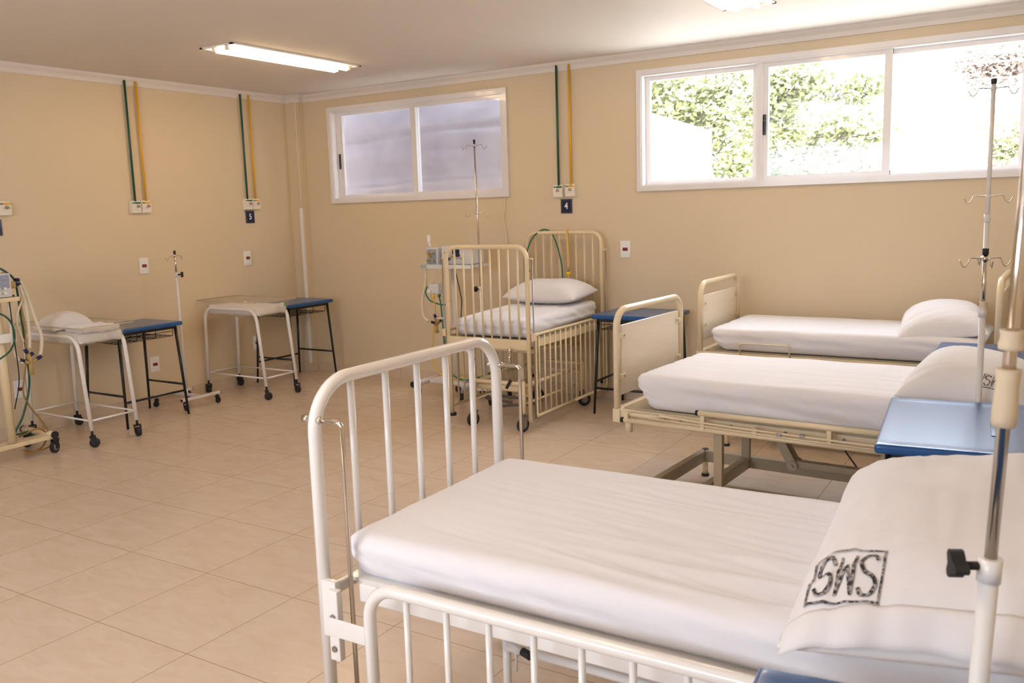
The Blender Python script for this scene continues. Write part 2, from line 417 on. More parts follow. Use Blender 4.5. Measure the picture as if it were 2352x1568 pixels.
# windows
def window(n, x0, x1, z0, z1, sashes, handles, fixed):
    w_ = bpy.data.objects.new('window_%d' % n, None); COL.objects.link(w_); w_['kind'] = 'structure'
    fr = MB(); t = .034
    for (a, b, c_, d, y0, y1) in ((x0-.012, x1+.012, z0-.012, z1+.012, -.022, .0), (x0, x1, z0, z1, -.014, .13)):
        tt = .036 if y0 < -.02 else t
        fr.box(((a+b)/2, (y0+y1)/2, c_+tt/2), (b-a, y1-y0, tt)); fr.box(((a+b)/2, (y0+y1)/2, d-tt/2), (b-a, y1-y0, tt))
        fr.box((a+tt/2, (y0+y1)/2, (c_+d)/2), (tt, y1-y0, d-c_-2*tt)); fr.box((b-tt/2, (y0+y1)/2, (c_+d)/2), (tt, y1-y0, d-c_-2*tt))
    for x in fixed: fr.box((x, .055, (z0+z1)/2), (.046, .12, z1-z0-.02))
    fr.build('window_frame', 'alum', w_, fix=False)
    for (a, b, y, sl, sr) in sashes:
        s = MB(); zz0, zz1 = z0+.030, z1-.030; st, sb = .038, .034
        for k, (q0, q1) in enumerate(((zz0, zz0+sb), (zz1-st, zz1))): s.box(((a+b)/2, y, (q0+q1)/2), (b-a, .028, q1-q0))
        s.box((a+sl/2, y, (zz0+zz1)/2), (sl, .029, zz1-zz0)); s.box((b-sr/2, y, (zz0+zz1)/2), (sr, .029, zz1-zz0))
        so_ = s.build('sash', 'alum', w_, fix=False)
        MB().box(((a+b)/2+(sl-sr)/2, y, (zz0+zz1)/2), (b-a-sl-sr, .005, zz1-zz0-.06)).build('pane', 'glass', so_)
    for (x, z, y) in handles:
        h = MB().box((x, y, z), (.022, .010, .145), bev=.004); h.build('latch', 'latch', w_)
        hh = MB()
        for dz in (-.058, .058, .03): hh.sphere((x, y-.005, z+dz), .004, n=8)
        build_each(hh, 'latch_screw', 'steel', w_)
window(1, *WN[1], [(.525, 1.54, .070, .09, .045), (1.49, 2.51, .025, .06, .045)], [(.572, 2.09, .050), (2.505, 2.125, .004)], [])
window(2, *WN[2], [(3.775, 4.68, .070, .05, .045), (4.675, 5.59, .025, .085, .05), (5.56, 6.40, .070, .035, .05)], [(4.735, 2.13, .004)], [4.70])
wf = bpy.data.objects.new('window_3', None); COL.objects.link(wf); wf['kind'] = 'structure'  # frame and pane of the unseen window added for fill light
b = MB()
for x in (FW[0]+.02, (FW[0]+FW[1])/2, FW[1]-.02): b.box((x, RY-.07, (FW[2]+FW[3])/2), (.05, .12, FW[3]-FW[2]))
for z in (FW[2]+.02, FW[3]-.02): b.box(((FW[0]+FW[1])/2, RY-.07, z), (FW[1]-FW[0], .12, .05))
b.build('window_frame', 'alum', wf, fix=False)
MB().box(((FW[0]+FW[1])/2, RY-.07, (FW[2]+FW[3])/2), (FW[1]-FW[0]-.05, .005, FW[3]-FW[2]-.05)).build('pane', 'glass', wf)

# ------------------------------------------------------------------ ceiling lamps
M['lamp'] = emit('lamp_tube', (1.0, .70, .40), 27)
M['reflector'] = mat('lamp_reflector', (.9, .88, .85), .25)
def lamp(x, y, label):
    t = thing('ceiling_light', label, 'ceiling light', (x, y, RZ), 0, 'recessed fluorescent ceiling lights')
    W_, L_ = .29, 1.28
    fr = MB()
    for s in (-1, 1):
        fr.box((s*(W_/2+.004), 0, -.004), (.022, L_+.03, .010)); fr.box((0, s*(L_/2+.004), -.004), (W_+.03, .022, .010))
    fr.build('frame', 'plate', t, fix=False)
    rf = MB(); rf.add([(-W_/2, -L_/2, -.0015), (W_/2, -L_/2, -.0015), (W_/2, L_/2, -.0015), (-W_/2, L_/2, -.0015)], [(0, 1, 2, 3)])
    rf.build('reflector', 'reflector', t, fix=False)
    for s in (-1, 1):
        tb = MB().cyl((s*.065, -.59, -.022), (s*.065, .59, -.022), .016, 12).build('tube', 'lamp', t)
        e = MB()
        for q in (-1, 1): e.box((s*.065, q*.605, -.018), (.03, .03, .03), bev=.004)
        build_each(e, 'tube_holder', 'plate', tb)
lamp(1.62, -1.62, 'long recessed fluorescent light near the corner column, both tubes lit')
lamp(4.935, -1.70, 'lit ceiling light cut off by the top edge above the large window')
lamp(4.935, -5.4, 'unseen ceiling light added above the nearest white bed to light the room')  # extra fixture out of view, added for its light

# ------------------------------------------------------------------ wall services. local frame: wall plane x=0, +x into the room, +y to the right
def on_left(y, z): return (0, y, z), 0
def on_back(x, z): return (x, 0, z), -PI/2
def gas_pipe(pos, z0, ztop, m, label, grp):
    (l, r) = pos; t = tag(MB().tube([(.024, 0, 0), (.026, 0, ztop-z0)], .0095, 10).build('gas_pipe', m), label, 'pipe', grp)
    t.location = l; t.rotation_euler = (0, 0, r); return t
def gas_box(pos, green, label):
    (l, r) = pos; t = thing('gas_outlet', label, 'gas outlet', l, r, 'medical gas outlets on the walls')
    H, Wd = .105, .088
    b = MB(); vs = []
    prof = [(0, -.052), (.026, -.052), (.034, -.046), (.040, -.01), (.042, .018), (.030, .046), (.026, .0525), (0, .0525)]
    for y in (-Wd/2, Wd/2):
        for (x, z) in prof: vs.append((x, y, z))
    n = len(prof); b.add(vs, [(i, (i+1) % n, n+(i+1) % n, n+i) for i in range(n)]+[tuple(range(n))[::-1], tuple(range(n, 2*n))])
    b.build('outlet_body', 'gasbox', t)
    MB().box((.0385, .012, .034), (.004, .052, .014), rot=Matrix.Rotation(-.4, 3, 'Y')).build('colour_strip', 'ghose' if green else 'yellow', t)
    MB().box((.0385, -.028, .034), (.004, .018, .012), rot=Matrix.Rotation(-.4, 3, 'Y')).build('printed_mark', 'grey', t)
    v = MB().cyl((.036, .008, .008), (.058, .008, .006), .0125, 14); v.cyl((.058, .008, .006), (.070, .008, .004), .0075, 12)
    v.build('valve', 'chrome', t)
    return t
PZ = 1.74
gas_pipe(on_left(-1.868, PZ), PZ, CB+.038, 'green', 'dark green wall pipe above the outlets left of the number 5 plaque', 'green gas pipes')
gas_pipe(on_left(-1.765, PZ), PZ, CB+.038, 'yellow', 'yellow wall pipe, the farther left of the two on the left wall', 'yellow gas pipes')
gas_pipe(on_left(-.66, PZ+.01), PZ+.01, CB+.038, 'green', 'dark green wall pipe above the number 5 plaque', 'green gas pipes')
gas_pipe(on_left(-.56, PZ+.01), PZ+.01, CB+.038, 'yellow', 'yellow wall pipe above the number 5 plaque, near the corner', 'yellow gas pipes')
gas_pipe(on_back(3.04, PZ+.02), PZ+.02, CB+.045, 'green', 'green wall pipe between the two windows above the number 4 plaque', 'green gas pipes')
gas_pipe(on_back(3.155, PZ+.02), PZ+.02, CB+.045, 'yellow', 'yellow wall pipe between the two windows above the number 4 plaque', 'yellow gas pipes')
gas_box(on_left(-1.868, 1.692), 1, 'green-striped gas outlet left of the IV pole on the left wall, no plaque below')
gas_box(on_left(-1.772, 1.692), 0, 'yellow-striped gas outlet on the left wall, no plaque below')
gas_box(on_left(-.655, 1.702), 1, 'green-striped gas outlet over the number 5 plaque')
gas_box(on_left(-.560, 1.702), 0, 'yellow-striped gas outlet over the number 5 plaque')
gas_box(on_left(-2.955, 1.697), 0, 'yellow-striped gas outlet cut off at the left edge of the photo')
gas_box(on_back(3.035, 1.715), 1, 'green-striped gas outlet over the number 4 plaque')
gas_box(on_back(3.150, 1.718), 0, 'yellow-striped gas outlet over the number 4 plaque')
def text_mesh(s, size, ext=.0012):
    cu = bpy.data.curves.new('t', 'FONT'); cu.body = s; cu.size = size; cu.extrude = ext; cu.align_x = 'CENTER'; cu.align_y = 'CENTER'; cu.offset = size*.018
    o = bpy.data.objects.new('t', cu); COL.objects.link(o); dg = bpy.context.evaluated_depsgraph_get(); me = bpy.data.meshes.new_from_object(o.evaluated_get(dg))
    bpy.data.objects.remove(o); return me
def plaque(pos, ch, label):
    (l, r) = pos; t = thing('bed_number_plaque', label, 'sign', l, r, 'bed number plaques')
    MB().box((.004, 0, 0), (.008, .105, .118), bev=.002).build('plate', 'navy', t)
    f = MB(); a, b2 = .046, .0525
    for (y, z, w_, h) in ((0, b2, 2*a, .0018), (0, -b2, 2*a, .0018), (a, 0, .0018, 2*b2), (-a, 0, .0018, 2*b2)): f.box((.0085, y, z), (.0012, w_, h))
    f.build('border_line', 'grey', t, fix=False)
    if not ch: return
    me = text_mesh(ch, .075); me.materials.clear(); me.materials.append(M['signwhite'])
    o = bpy.data.objects.new('digit', me); COL.objects.link(o); o.parent = t
    o.rotation_euler = (PI/2, 0, PI/2); o.location = (.0092, 0, 0); o.scale = (.85, 1, 1)
plaque(on_left(-.626, 1.583), '5', 'small navy plaque with a white number 5 on the left wall')
plaque(on_back(3.098, 1.590), '4', 'small navy plaque with a white number 4 between the windows')
plaque(on_left(-3.03, 1.56), None, 'navy plaque mostly outside the left edge of the photo')
def socket(pos, label):
    (l, r) = pos; t = thing('wall_socket', label, 'socket', l, r, 'white wall sockets')
    MB().box((.004, 0, 0), (.009, .088, .135), bev=.003).build('cover_plate', 'plate', t)
    MB().box((.009, 0, 0), (.004, .046, .082), bev=.0015).build('insert', 'signwhite', t)
    MB().box((.0115, .0, 0), (.003, .044, .026), bev=.001).build('red_module', 'red', t)
socket(on_left(-1.827, 1.20), 'white red-insert socket on the left wall above the blue table, beside the IV pole')
socket(on_left(-.695, 1.196), 'white socket with red insert on the left wall below the number 5 plaque')
socket(on_left(-1.809, .349), 'low white socket with red insert behind the blue table on the left wall')
socket(on_left(-.66, .372), 'low white socket seen between the far bassinet and the table legs')
socket(on_left(-2.983, .355), 'low white socket behind the hoses of the ventilator at the left edge')
socket(on_back(3.628, 1.233), 'white socket with red insert on the window wall right of the crib')
tag(MB().tube(spline([(2.505, -.012, 1.69), (2.494, -.010, 1.58), (2.484, -.010, 1.50), (2.505, -.014, 1.38), (2.512, -.012, 1.26), (2.49, -.012, 1.1), (2.51, -.012, .9), (2.50, -.012, .5), (2.5, -.015, .12)]), .003, 6).build('cable', 'wirew'),
    'thin white cable hanging down the wall from the small window', 'cable')

# ------------------------------------------------------------------ casters
def caster(parent, x, y, rad=.045, yaw=0, top=.13, m='rubber', name='caster', hub='grey', wid=.024, z=0, off=.02):
    d = Vector((math.cos(yaw), math.sin(yaw), 0)); n = Vector((-d.y, d.x, 0)); c_ = Vector((x, y, z+rad))+d*off
    b = MB(); R = Matrix.Rotation(yaw, 3, 'Z')
    for s in (-1, 1):
        q = c_+n*s*(wid/2+.005)
        w_ = rad*.5
        b.add([q+d*w_*.45+Vector((0, 0, -rad*.25))+n*k for k in (-.0015, .0015)]+[q-d*w_*.55+Vector((0, 0, -rad*.25))+n*k for k in (-.0015, .0015)]
              +[Vector((x, y, z+rad*2+.012))+n*s*(wid/2+.005)-d*w_*1.0+n*k for k in (-.0015, .0015)]+[Vector((x, y, z+rad*2+.012))+n*s*(wid/2+.005)+d*w_*1.0+n*k for k in (-.0015, .0015)],
              [(0, 1, 3, 2), (2, 3, 5, 4), (4, 5, 7, 6), (6, 7, 1, 0), (0, 2, 4, 6), (1, 7, 5, 3)])
    b.box((x, y, z+rad*2+.012), (rad*1.0, wid+.014, .008), rot=R)
    b.cyl((x, y, z+rad*2+.01), (x, y, z+top), .009, 10)
    o = b.build(name, 'rubber' if m == 'rubber' else 'steel', parent)
    MB().wheel(c_, n, rad, wid).build('wheel', 'rubber', o)
    MB().wheel(c_, n, rad*.62, wid+.004, 18, [(-.5, 0), (-.5, .8), (-.4, 1), (.4, 1), (.5, .8), (.5, 0)]).build('hub', hub, o)
    return o

# ------------------------------------------------------------------ blue tables
def table(name, W, D, H, label, loc, rz, long_front=True, slots=False):
    t = thing(name, label, 'table', loc, rz, 'small blue topped tables')
    T = .034
    def dsp(p, n):
        e = min(W/2-abs(p.x), D/2-abs(p.y))
        if p.z > 0 and e > .022: p = p-Vector((0, 0, .0035*min(1, (e-.022)/.02)))
        return p
    vs, fs = rbox(W/2, D/2, T/2, .012, 3, 24, 20, 1, dsp)
    top = MB().add([v+Vector((0, 0, H-T/2)) for v in vs], fs, True).build('tabletop', 'blue', t)
    if slots:
        for (x, y, a, b_) in slots: MB().box((x, y, H-.004), (a, b_, .006), bev=.002).build('grip_slot', 'bluedark', top)  # thin dark boxes, the shade of the recessed slots put into their colour
    fx, fy = W/2-.045, D/2-.045; bx, by = W/2-.02, D/2+.0
    legs = []
    def at(sx, sy, z): k = 1-z/(H-T); return Vector((sx*(fx+(bx-fx)*k), sy*(fy+(by-fy)*k), z))
    for sx in (-1, 1):
        for sy in (-1, 1):
            MB().cyl(at(sx, sy, 0), at(sx, sy, H-T), .0095, 12, .0125).build('leg', 'black', t)
    s = MB()
    for sx in (-1, 1): s.tube([at(sx, -1, .25), at(sx, 1, .25)], .009, 8)
    build_each(s, 'side_stretcher', 'black', t)
    yy = -1 if long_front else 1
    MB().tube([at(-1, yy, .20), at(1, yy, .20)], .009, 8).build('long_stretcher', 'black', t)
    ap = MB()
    for sy in (-1, 1): ap.box((0, sy*fy, H-T-.012), (2*fx, .02, .022))
    for sx in (-1, 1): ap.box((sx*fx, 0, H-T-.012), (.02, 2*fy, .022))
    ap.build('apron', 'black', t, fix=False)
    k = MB(); z0 = H-T-.085
    for i in range(7):
        y = -fy+.03+(2*fy-.06)*i/6; k.tube([(-fx+.01, y, z0), (fx-.01, y, z0)], .0028, 6)
    for x in (-fx+.01, -fx*.33, fx*.33, fx-.01): k.tube(fillet([(x, -fy+.02, H-T-.02), (x, -fy+.02, z0), (x, fy-.02, z0), (x, fy-.02, H-T-.02)], .02, 3), .0028, 6)
    k.tube([(-fx+.01, -fy+.02, z0+.04), (fx-.01, -fy+.02, z0+.04)], .0028, 6)
    k.build('wire_basket', 'black', t)
    return t
# local x = long side
table('side_table', .60, .50, .768, 'blue topped table with black legs between the two bassinets', (.345, -2.24, 0), -PI/2+PI, True)
table('side_table', .60, .50, .768, 'blue topped table in the corner behind the far bassinet', (.335, -.475, 0), -PI/2, True)
table('side_table', .60, .52, .768, 'blue topped table between the crib and the bed with wooden footboards', (3.895, -.325, 0), 0, True)
table('side_table', .64, .81, .752, 'glossy blue table between the nearest white bed and the middle bed', (6.385, -3.01, 0), .085, True,
      slots=[(.055, -.05, .035, .20), (.088, .195, .04, .27)])
table('side_table', .62, .48, .750, 'blue table behind the middle bed pillow, only a corner visible', (6.36, -1.235, 0), .0, True)
table('side_table', .60, .50, .770, 'blue table at the bottom edge in front of the nearest bed', (6.5085, -5.312, 0), .10, True)

# ------------------------------------------------------------------ iv stands
def hook_arm(b, z, L, n, r=.0026, rot=0, drop=.028):
    for i in range(n):
        a = rot+2*PI*i/n; d = Vector((math.cos(a), math.sin(a), 0)); e = Vector((0, 0, 1))
        P = [d*0+e*z, d*L*.45+e*(z+.004), d*L*.60+e*(z+.002), d*L*.66+e*(z-drop*.5), d*L*.74+e*(z-drop), d*L*.86+e*(z-drop*1.05), d*L*.95+e*(z-drop*.5), d*L+e*(z-.004)]
        b.tube(spline(P, 5), r, 8)
def iv_stand(label, loc, zc, zt, hooks, low='white', up='chrome', base=None, rz=0, rot=0, rl=.0125, ru=.0085, knob=(1, 0), cap=True, lean=(0, 0), L=.085, nh=2, tape=None, knobz=None, base_kw={}):
    t = thing('iv_stand', label, 'IV stand', loc, rz)
    def P(z): return Vector((lean[0]*z, lean[1]*z, z))
    MB().tube([P(.10), P(zc)], rl, 16).build('lower_pole', low, t)
    MB().tube([P(zc-.02), P(zt)], ru, 14).build('upper_pole', up, t)
    co = MB(); co.tube([P(zc-.035), P(zc+.004)], rl*1.22, 18); co.build('collar', low, t)
    if knob:
        kz = (knobz or zc-.015); a = Vector((knob[0], knob[1], 0)).normalized(); b = MB()
        s0 = P(kz)+a*rl; b.cyl(s0, s0+a*.022, .007, 10)
        c_ = s0+a*.034; tt = Vector((-a.y, a.x, 0))
        pts = []
        for k in range(18):
            th = 2*PI*k/18; rad = .019+.007*math.cos(3*th); pts.append((rad*math.cos(th), rad*math.sin(th)))
        vs = [c_+a*h+tt*q[0]+Vector((0, 0, q[1])) for h in (-.011, .011) for q in pts]
        b.add(vs, [(i, (i+1) % 18, 18+(i+1) % 18, 18+i) for i in range(18)]+[tuple(range(18))[::-1], tuple(range(18, 36))])
        b.build('knob', 'rubber', t)
    if cap: MB().tube([P(zt-.004), P(zt+.022)], ru*1.25, 12).build('end_cap', 'rubber', t)
    for z in hooks:
        b = MB(); hook_arm(b, z, L, nh, rot=rot); o = b.build('hook_arm', 'chrome', t); o.location = (lean[0]*z, lean[1]*z, 0)
        MB().tube([(0, 0, z-.008), (0, 0, z+.010)], ru*1.35, 12).build('hook_clamp', 'chrome' if up != 'whitegrey' else up, o)
    if tape:
        for (a, b_) in tape:
            rf = lambda s_: .92+.05*math.sin(7*s_)
            MB().tube([P(a+(b_-a)*i/6) for i in range(7)], (rl if a < zc-.01 else max(rl, ru))*1.28, 14, rfun=rf).build('tape_wrap', 'tape', t)
    # base
    by = base or (.42, .38)
    Lb, Sp = by; bz = .092; f = MB()
    for s in (-1, 1):
        f.box((s*Sp/2, 0, bz), (.030, Lb, .022), bev=.003)
    f.box((0, 0, bz), (Sp, .030, .022), bev=.003); f.cyl((0, 0, bz), (0, 0, bz+.05), rl*1.3, 14)
    f.build('base_frame', low, t)
    e = MB()
    for s in (-1, 1):
        for q in (-1, 1): e.box((s*Sp/2, q*(Lb/2+.002), bz), (.026, .006, .019))
    build_each(e, 'end_plug', 'rubber', t)
    for s in (-1, 1):
        for q in (-1, 1): caster(t, s*Sp/2, q*(Lb/2-.03), .026, yaw=.6*s+q, top=bz-.005, wid=.016, off=.008, hub='rubber')
    return t
iv_stand('small white IV stand against the left wall between blue table and far bassinet', (.29, -1.73, 0), 1.135, 1.30, [1.275], knob=(.8, 1), base=(.39, .37), rot=PI/2+.15, L=.105, rl=.0105, ru=.008, low='whitegrey', knobz=1.12)
iv_stand('tall chrome IV stand behind the crib in front of the small window', (2.575, -.53, 0), .955, 2.12, [2.095, 1.555], knob=(-1, -.2), base=(.36, .28), L=.115, rot=.1, rl=.0135, ru=.0075, knobz=.935, lean=(-.012, 0))
iv_stand('tallest IV stand, all white, standing in front of the large window', (6.290, -1.54, 0), 1.48, 2.115, [2.09, 1.57], low='whitegrey', up='whitegrey', base=(.30, .34), L=.11, rot=.2, rl=.0125, ru=.0105, knob=None)
iv_stand('chrome and white IV stand with four hooks and tape, behind the glossy blue table', (6.352, -2.545, 0), 1.125, 1.345, [1.325], low='whitegrey', base=(.20, .34), L=.095, nh=4, rot=.35, rl=.0125, ru=.0095, knob=None, tape=[(1.115, 1.155)])
iv_stand('nearest IV stand at the right edge, chrome upper pole with tape over white pole', (6.497, -5.027, 0), 1.005, 1.95, [1.92], low='white', base=(.10, .44), L=.1, nh=4, rl=.0150, ru=.0098, knob=(-1, -.45), knobz=.995, lean=(.036, 0), rot=.4, tape=[(1.225, 1.315), (1.345, 1.375)])

# ------------------------------------------------------------------ bassinets (local x out from the wall)
def bassinet(label, loc, pillow_, card):
    t = thing('bassinet', label, 'bassinet', loc, 0, 'clear hospital bassinets on white tube stands')
    Wy, X1, H = .36, .75, .785
    for y in (-Wy/2, Wy/2):
        MB().tube(fillet([(0, y, .12), (0.03, y, H), (X1-.07, y, H), (X1, y, .12)], .10), .0145, 14).build('side_hoop', 'white', t)
    b = MB()
    b.tube([(.01, -Wy/2, .19), (X1-.005, -Wy/2, .19)], .007, 8); b.tube([(.01, Wy/2, .19), (X1-.005, Wy/2, .19)], .007, 8)
    b.tube([(.01, -Wy/2, .19), (.01, Wy/2, .19)], .007, 8); b.tube([(X1-.005, -Wy/2, .19), (X1-.005, Wy/2, .19)], .008, 8)
    b.build('lower_rails', 'white', t)
    b = MB(); b.tube([(X1-.10, -Wy/2, H-.01), (X1-.10, Wy/2, H-.01)], .009, 8); b.tube([(.08, -Wy/2, H-.01), (.08, Wy/2, H-.01)], .009, 8)
    b.build('upper_rails', 'white', t)
    for x in (0, X1):
        for y in (-Wy/2, Wy/2): caster(t, x, y, .034, yaw=(.5 if y < 0 else -.6)+(.3 if x else 2.4), top=.125, wid=.034, off=.012, hub='rubber')
    # basin shell
    def ring(z, hx, hy, r):
        pts = []
        for (sx, sy, a0) in ((1, 1, 0), (-1, 1, PI/2), (-1, -1, PI), (1, -1, 3*PI/2)):
            for k in range(5):
                a = a0+PI/2*k/4; pts.append(Vector((X1/2+sx*(hx-r)+r*math.cos(a), sy*(hy-r)+r*math.sin(a), z)))
        return pts
    rings = [ring(.715, .30, .155, .05), ring(.72, .32, .17, .05), ring(.80, .355, .188, .05), ring(.855, .385, .205, .05), ring(.858, .415, .232, .06), ring(.850, .418, .234, .06)]
    n = len(rings[0]); vs = [p_ for r_ in rings for p_ in r_]; fs = []
    for i in range(len(rings)-1):
        for j in range(n): fs.append((i*n+j, i*n+(j+1) % n, (i+1)*n+(j+1) % n, (i+1)*n+j))
    fs.append(tuple(range(n))[::-1])
    bs = MB().add(vs, fs, True).build('basin', 'acrylic', t)
    rm = MB(); rp = ring(.853, .418, .234, .06); rm.tube(rp, .0035, 6, closed=True); rm.build('basin_rim', M['rim'], t)
    # bedding
    def dsp(p, nn):
        return p+nn*(.010*noise.noise(p*16)+.006*noise.noise(p*35+Vector((3, 1, loc[1]))))
    vs, fs = rbox(.325, .168, .038, .025, 3, 26, 14, 2, dsp)
    tag(MB().add([v+Vector((loc[0]+X1/2, loc[1], .768)) for v in vs], fs, True).build('baby_mattress', 'sheet'), 'thin white mattress inside the %s bassinet' % card, 'mattress')
    return t
M['rim'] = mat('acrylic_rim', (.80, .72, .58), .2, trans=.5)
bassinet('clear bassinet on white wheeled stand holding a pillow, beside the left ventilator', (.095, -2.79, 0), True, 'nearer')
bas2 = bassinet('clear bassinet on white wheeled stand with a small card, by the wall below number 5', (.045, -1.115, 0), False, 'farther')
cardt = thing('name_card', 'small white card with green corner stuck inside the far bassinet', 'card', (.80, -1.04, .812))
MB().box((0, 0, 0), (.003, .062, .036), rot=Matrix.Rotation(.2, 3, 'Y')).build('card_face', 'label', cardt)
MB().box((.0025, .018, 0), (.002, .022, .034), rot=Matrix.Rotation(.2, 3, 'Y')).build('green_corner', 'labelg', cardt)

# ------------------------------------------------------------------ mattresses and pillows
def fold(p, sx, sy, seed):
    n = noise.noise(Vector((p.x*sx, p.y*sy, seed))); return (1-abs(n)*2.2)
def mattress(label, L, W, H, loc, rz, res, seed, wr, r=.045, taper=.04, mask=None, name='mattress'):
    def dsp(p, n):
        s = Vector((seed*3.1, seed, 0))
        q = p+s
        top = max(0, n.z); side = 1-abs(n.z)
        big = noise.noise(q*1.7)*.006
        mk = mask(p) if mask else .5
        f = fold(q+Vector((0, noise.noise(q*1.3)*.12, 0)), .9, 8, seed)*.0080*mk+fold(q+Vector((0, q.x*.15, 0)), 1.8, 21, seed+5)*.0036*mk
        f2 = noise.noise(Vector((q.x*2.2, q.z*22+q.x*1.5, seed)))*.009+noise.noise(Vector((q.x*9+q.z*20, q.y*9, seed)))*.004
        out = p+n*((big+f*wr)*top+(f2*wr+.004*math.sin((p.z/H+.5)*PI))*side)
        # corner gathers
        ex = max(0, 1-(L/2-abs(p.x))/.10); ey = max(0, 1-(W/2-abs(p.y))/.10)
        g = ex*ey*side
        out += n*g*.006*math.sin(p.z*140+p.x*60)
        low = max(0, min(1, .5-p.z/H))
        k = taper*low
        out.x += -k*(1 if p.x > 0 else -1)*max(0, 1-(L/2-abs(p.x))/.25)
        out.y += -k*.35*(1 if p.y > 0 else -1)*max(0, 1-(W/2-abs(p.y))/.15)
        # slightly dropping end corners
        out.z -= .012*(ex*ex)*top*.8
        return out
    vs, fs = rbox(L/2, W/2, H/2, r, 4, res[0], res[1], res[2], dsp)
    o = MB().add(vs, fs, True).build(name, 'sheet', fix=False)
    o.location = loc; o.rotation_euler = (0, 0, rz); tag(o, label, 'mattress'); return o
def pillow(label, A, B, T, loc, rot, seed, wr=1.0, nn=(64, 44), flap=False, stamp=None, name='pillow', m='pillow', n_exp=2.6, bottom=.35, pinch=.07, ls=1):
    root = thing(name, label, 'pillow', loc)
    root.rotation_euler = rot
    def pt(u, v, side):
        k = 1-pinch*(1-u*u)*abs(v)**3; k2 = 1-pinch*(1-v*v)*abs(u)**3
        x = A*u*k2; y = B*v*k
        e = max(0, (1-abs(u)**n_exp))*max(0, (1-abs(v)**n_exp)); h = T*e**.55
        w_ = noise.noise(Vector((x*5, y*5, seed)))*.10*h
        # creases running in from the edges/corners
        a = abs(u)*abs(v)
        cr_ = (fold(Vector((x+y*.6, x*.4-y, 0)), 3.5, 20, seed)*.0045+fold(Vector((x, y, 0)), 22, 4, seed+2)*.003)*(.25+a)*(1 if side > 0 else .4)*min(1, e*6)
        z = h*(1 if side > 0 else -bottom)+(w_ if side > 0 else 0)+cr_*wr
        return Vector((x, y, z))
    NU, NV = nn; vs = []; fs = []; idx = {}
    for side in (1, -1):
        for i in range(NU+1):
            for j in range(NV+1):
                u = math.sin((-1+2*i/NU)*PI/2*.98)/math.sin(PI/2*.98); v = math.sin((-1+2*j/NV)*PI/2*.98)/math.sin(PI/2*.98)
                edge = i in (0, NU) or j in (0, NV)
                key = (i, j, 0 if edge else side)
                if key not in idx: idx[key] = len(vs); vs.append(pt(u, v, side))
        for i in range(NU):
            for j in range(NV):
                g = lambda a, b: idx[(a, b, 0 if (a in (0, NU) or b in (0, NV)) else side)]
                q = (g(i, j), g(i+1, j), g(i+1, j+1), g(i, j+1)); fs.append(q if side > 0 else q[::-1])
    MB().add(vs, fs, True).build('pillowcase', m, root, fix=False)
    if flap:   # loose open hem of the case along v=-1
        vs = []; n = 60; rows = 7
        for j in range(rows+1):
            for i in range(n+1):
                u = -1+2*i/n; s_ = j/rows
                b0 = pt(u*.995, -.93, 1); sag = -.085*s_*(.35+.65*(1-u*u)**.5 if abs(u) < 1 else .35)
                wv = .008*math.sin(u*9+seed)*s_+.006*math.sin(u*23)*s_
                vs.append(Vector((b0.x*(1+.0*s_), b0.y-.050*s_+wv*.5, max(b0.z+sag*(.2+.6*s_)+.003, -.032))))
        fs = [(j*(n+1)+i, j*(n+1)+i+1, (j+1)*(n+1)+i+1, (j+1)*(n+1)+i) for j in range(rows) for i in range(n)]
        o = MB().add(vs, fs, True).build('open_hem', m, root, fix=False)
        md = o.modifiers.new('s', 'SOLIDIFY'); md.thickness = .0015
    if stamp:
        (cu, cv, hw, hh, ang, flip) = stamp
        NORMS = None
        S = [(1, .86), (.75, 1), (.25, 1), (0, .8), (0, .65), (.25, .52), (.75, .45), (1, .32), (1, .18), (.75, 0), (.25, 0), (0, .14)]
        Mm = [(0, 0), (0, 1), (.5, .30), (1, 1), (1, 0)]
        lets = [(S, -.98), (Mm, -.25), (S, .48)]; strokes = []
        for (P_, ox) in lets: strokes.append([(ox+p_[0]*.50, -.74+p_[1]*1.48) for p_ in P_])
        strokes.append([(-1.18, -1), (1.18, -1), (1.18, 1), (-1.18, 1), (-1.18, -1)])
        b = MB(); ca, sa = math.cos(ang), math.sin(ang)
        def S3(q):
            x, y = q[0]*hw, q[1]*hh
            u, v = cu+(x*ca-y*sa)/A, cv+(x*sa+y*ca)/B
            u = max(-.985, min(.985, u)); v = max(-.985, min(.985, v))
            e = 1e-3; p0 = pt(u, v, 1); du = pt(u+e, v, 1)-p0; dv = pt(u, v+e, 1)-p0; nrm = du.cross(dv).normalized()
            return p0+nrm*(.0026)
        for k, st in enumerate(strokes):
            if k in (0, 2): st = [(p_.x, p_.y) for p_ in spline([(q_[0], q_[1], 0) for q_ in st], 3)]
            th = ((.13, .10, .13, .075)[k])
            for a, c_ in zip(st[:-1], st[1:]):
                a = Vector(a); c_ = Vector(c_); d = c_-a; N = max(1, int(d.length/.08)); nr = Vector((-d.y, d.x)).normalized()*th/2
                nr.y *= 1; ex = d.normalized()*th*.35
                a2 = a-ex; c2 = c_+ex
                for i in range(N):
                    p0 = a2+(c2-a2)*i/N; p1 = a2+(c2-a2)*(i+1)/N
                    b.add([S3(p0-nr), S3(p1-nr), S3(p1+nr), S3(p0+nr)], [(0, 1, 2, 3)], True)
        b.build('laundry_stamp', 'ink', root, fix=False)
    return root

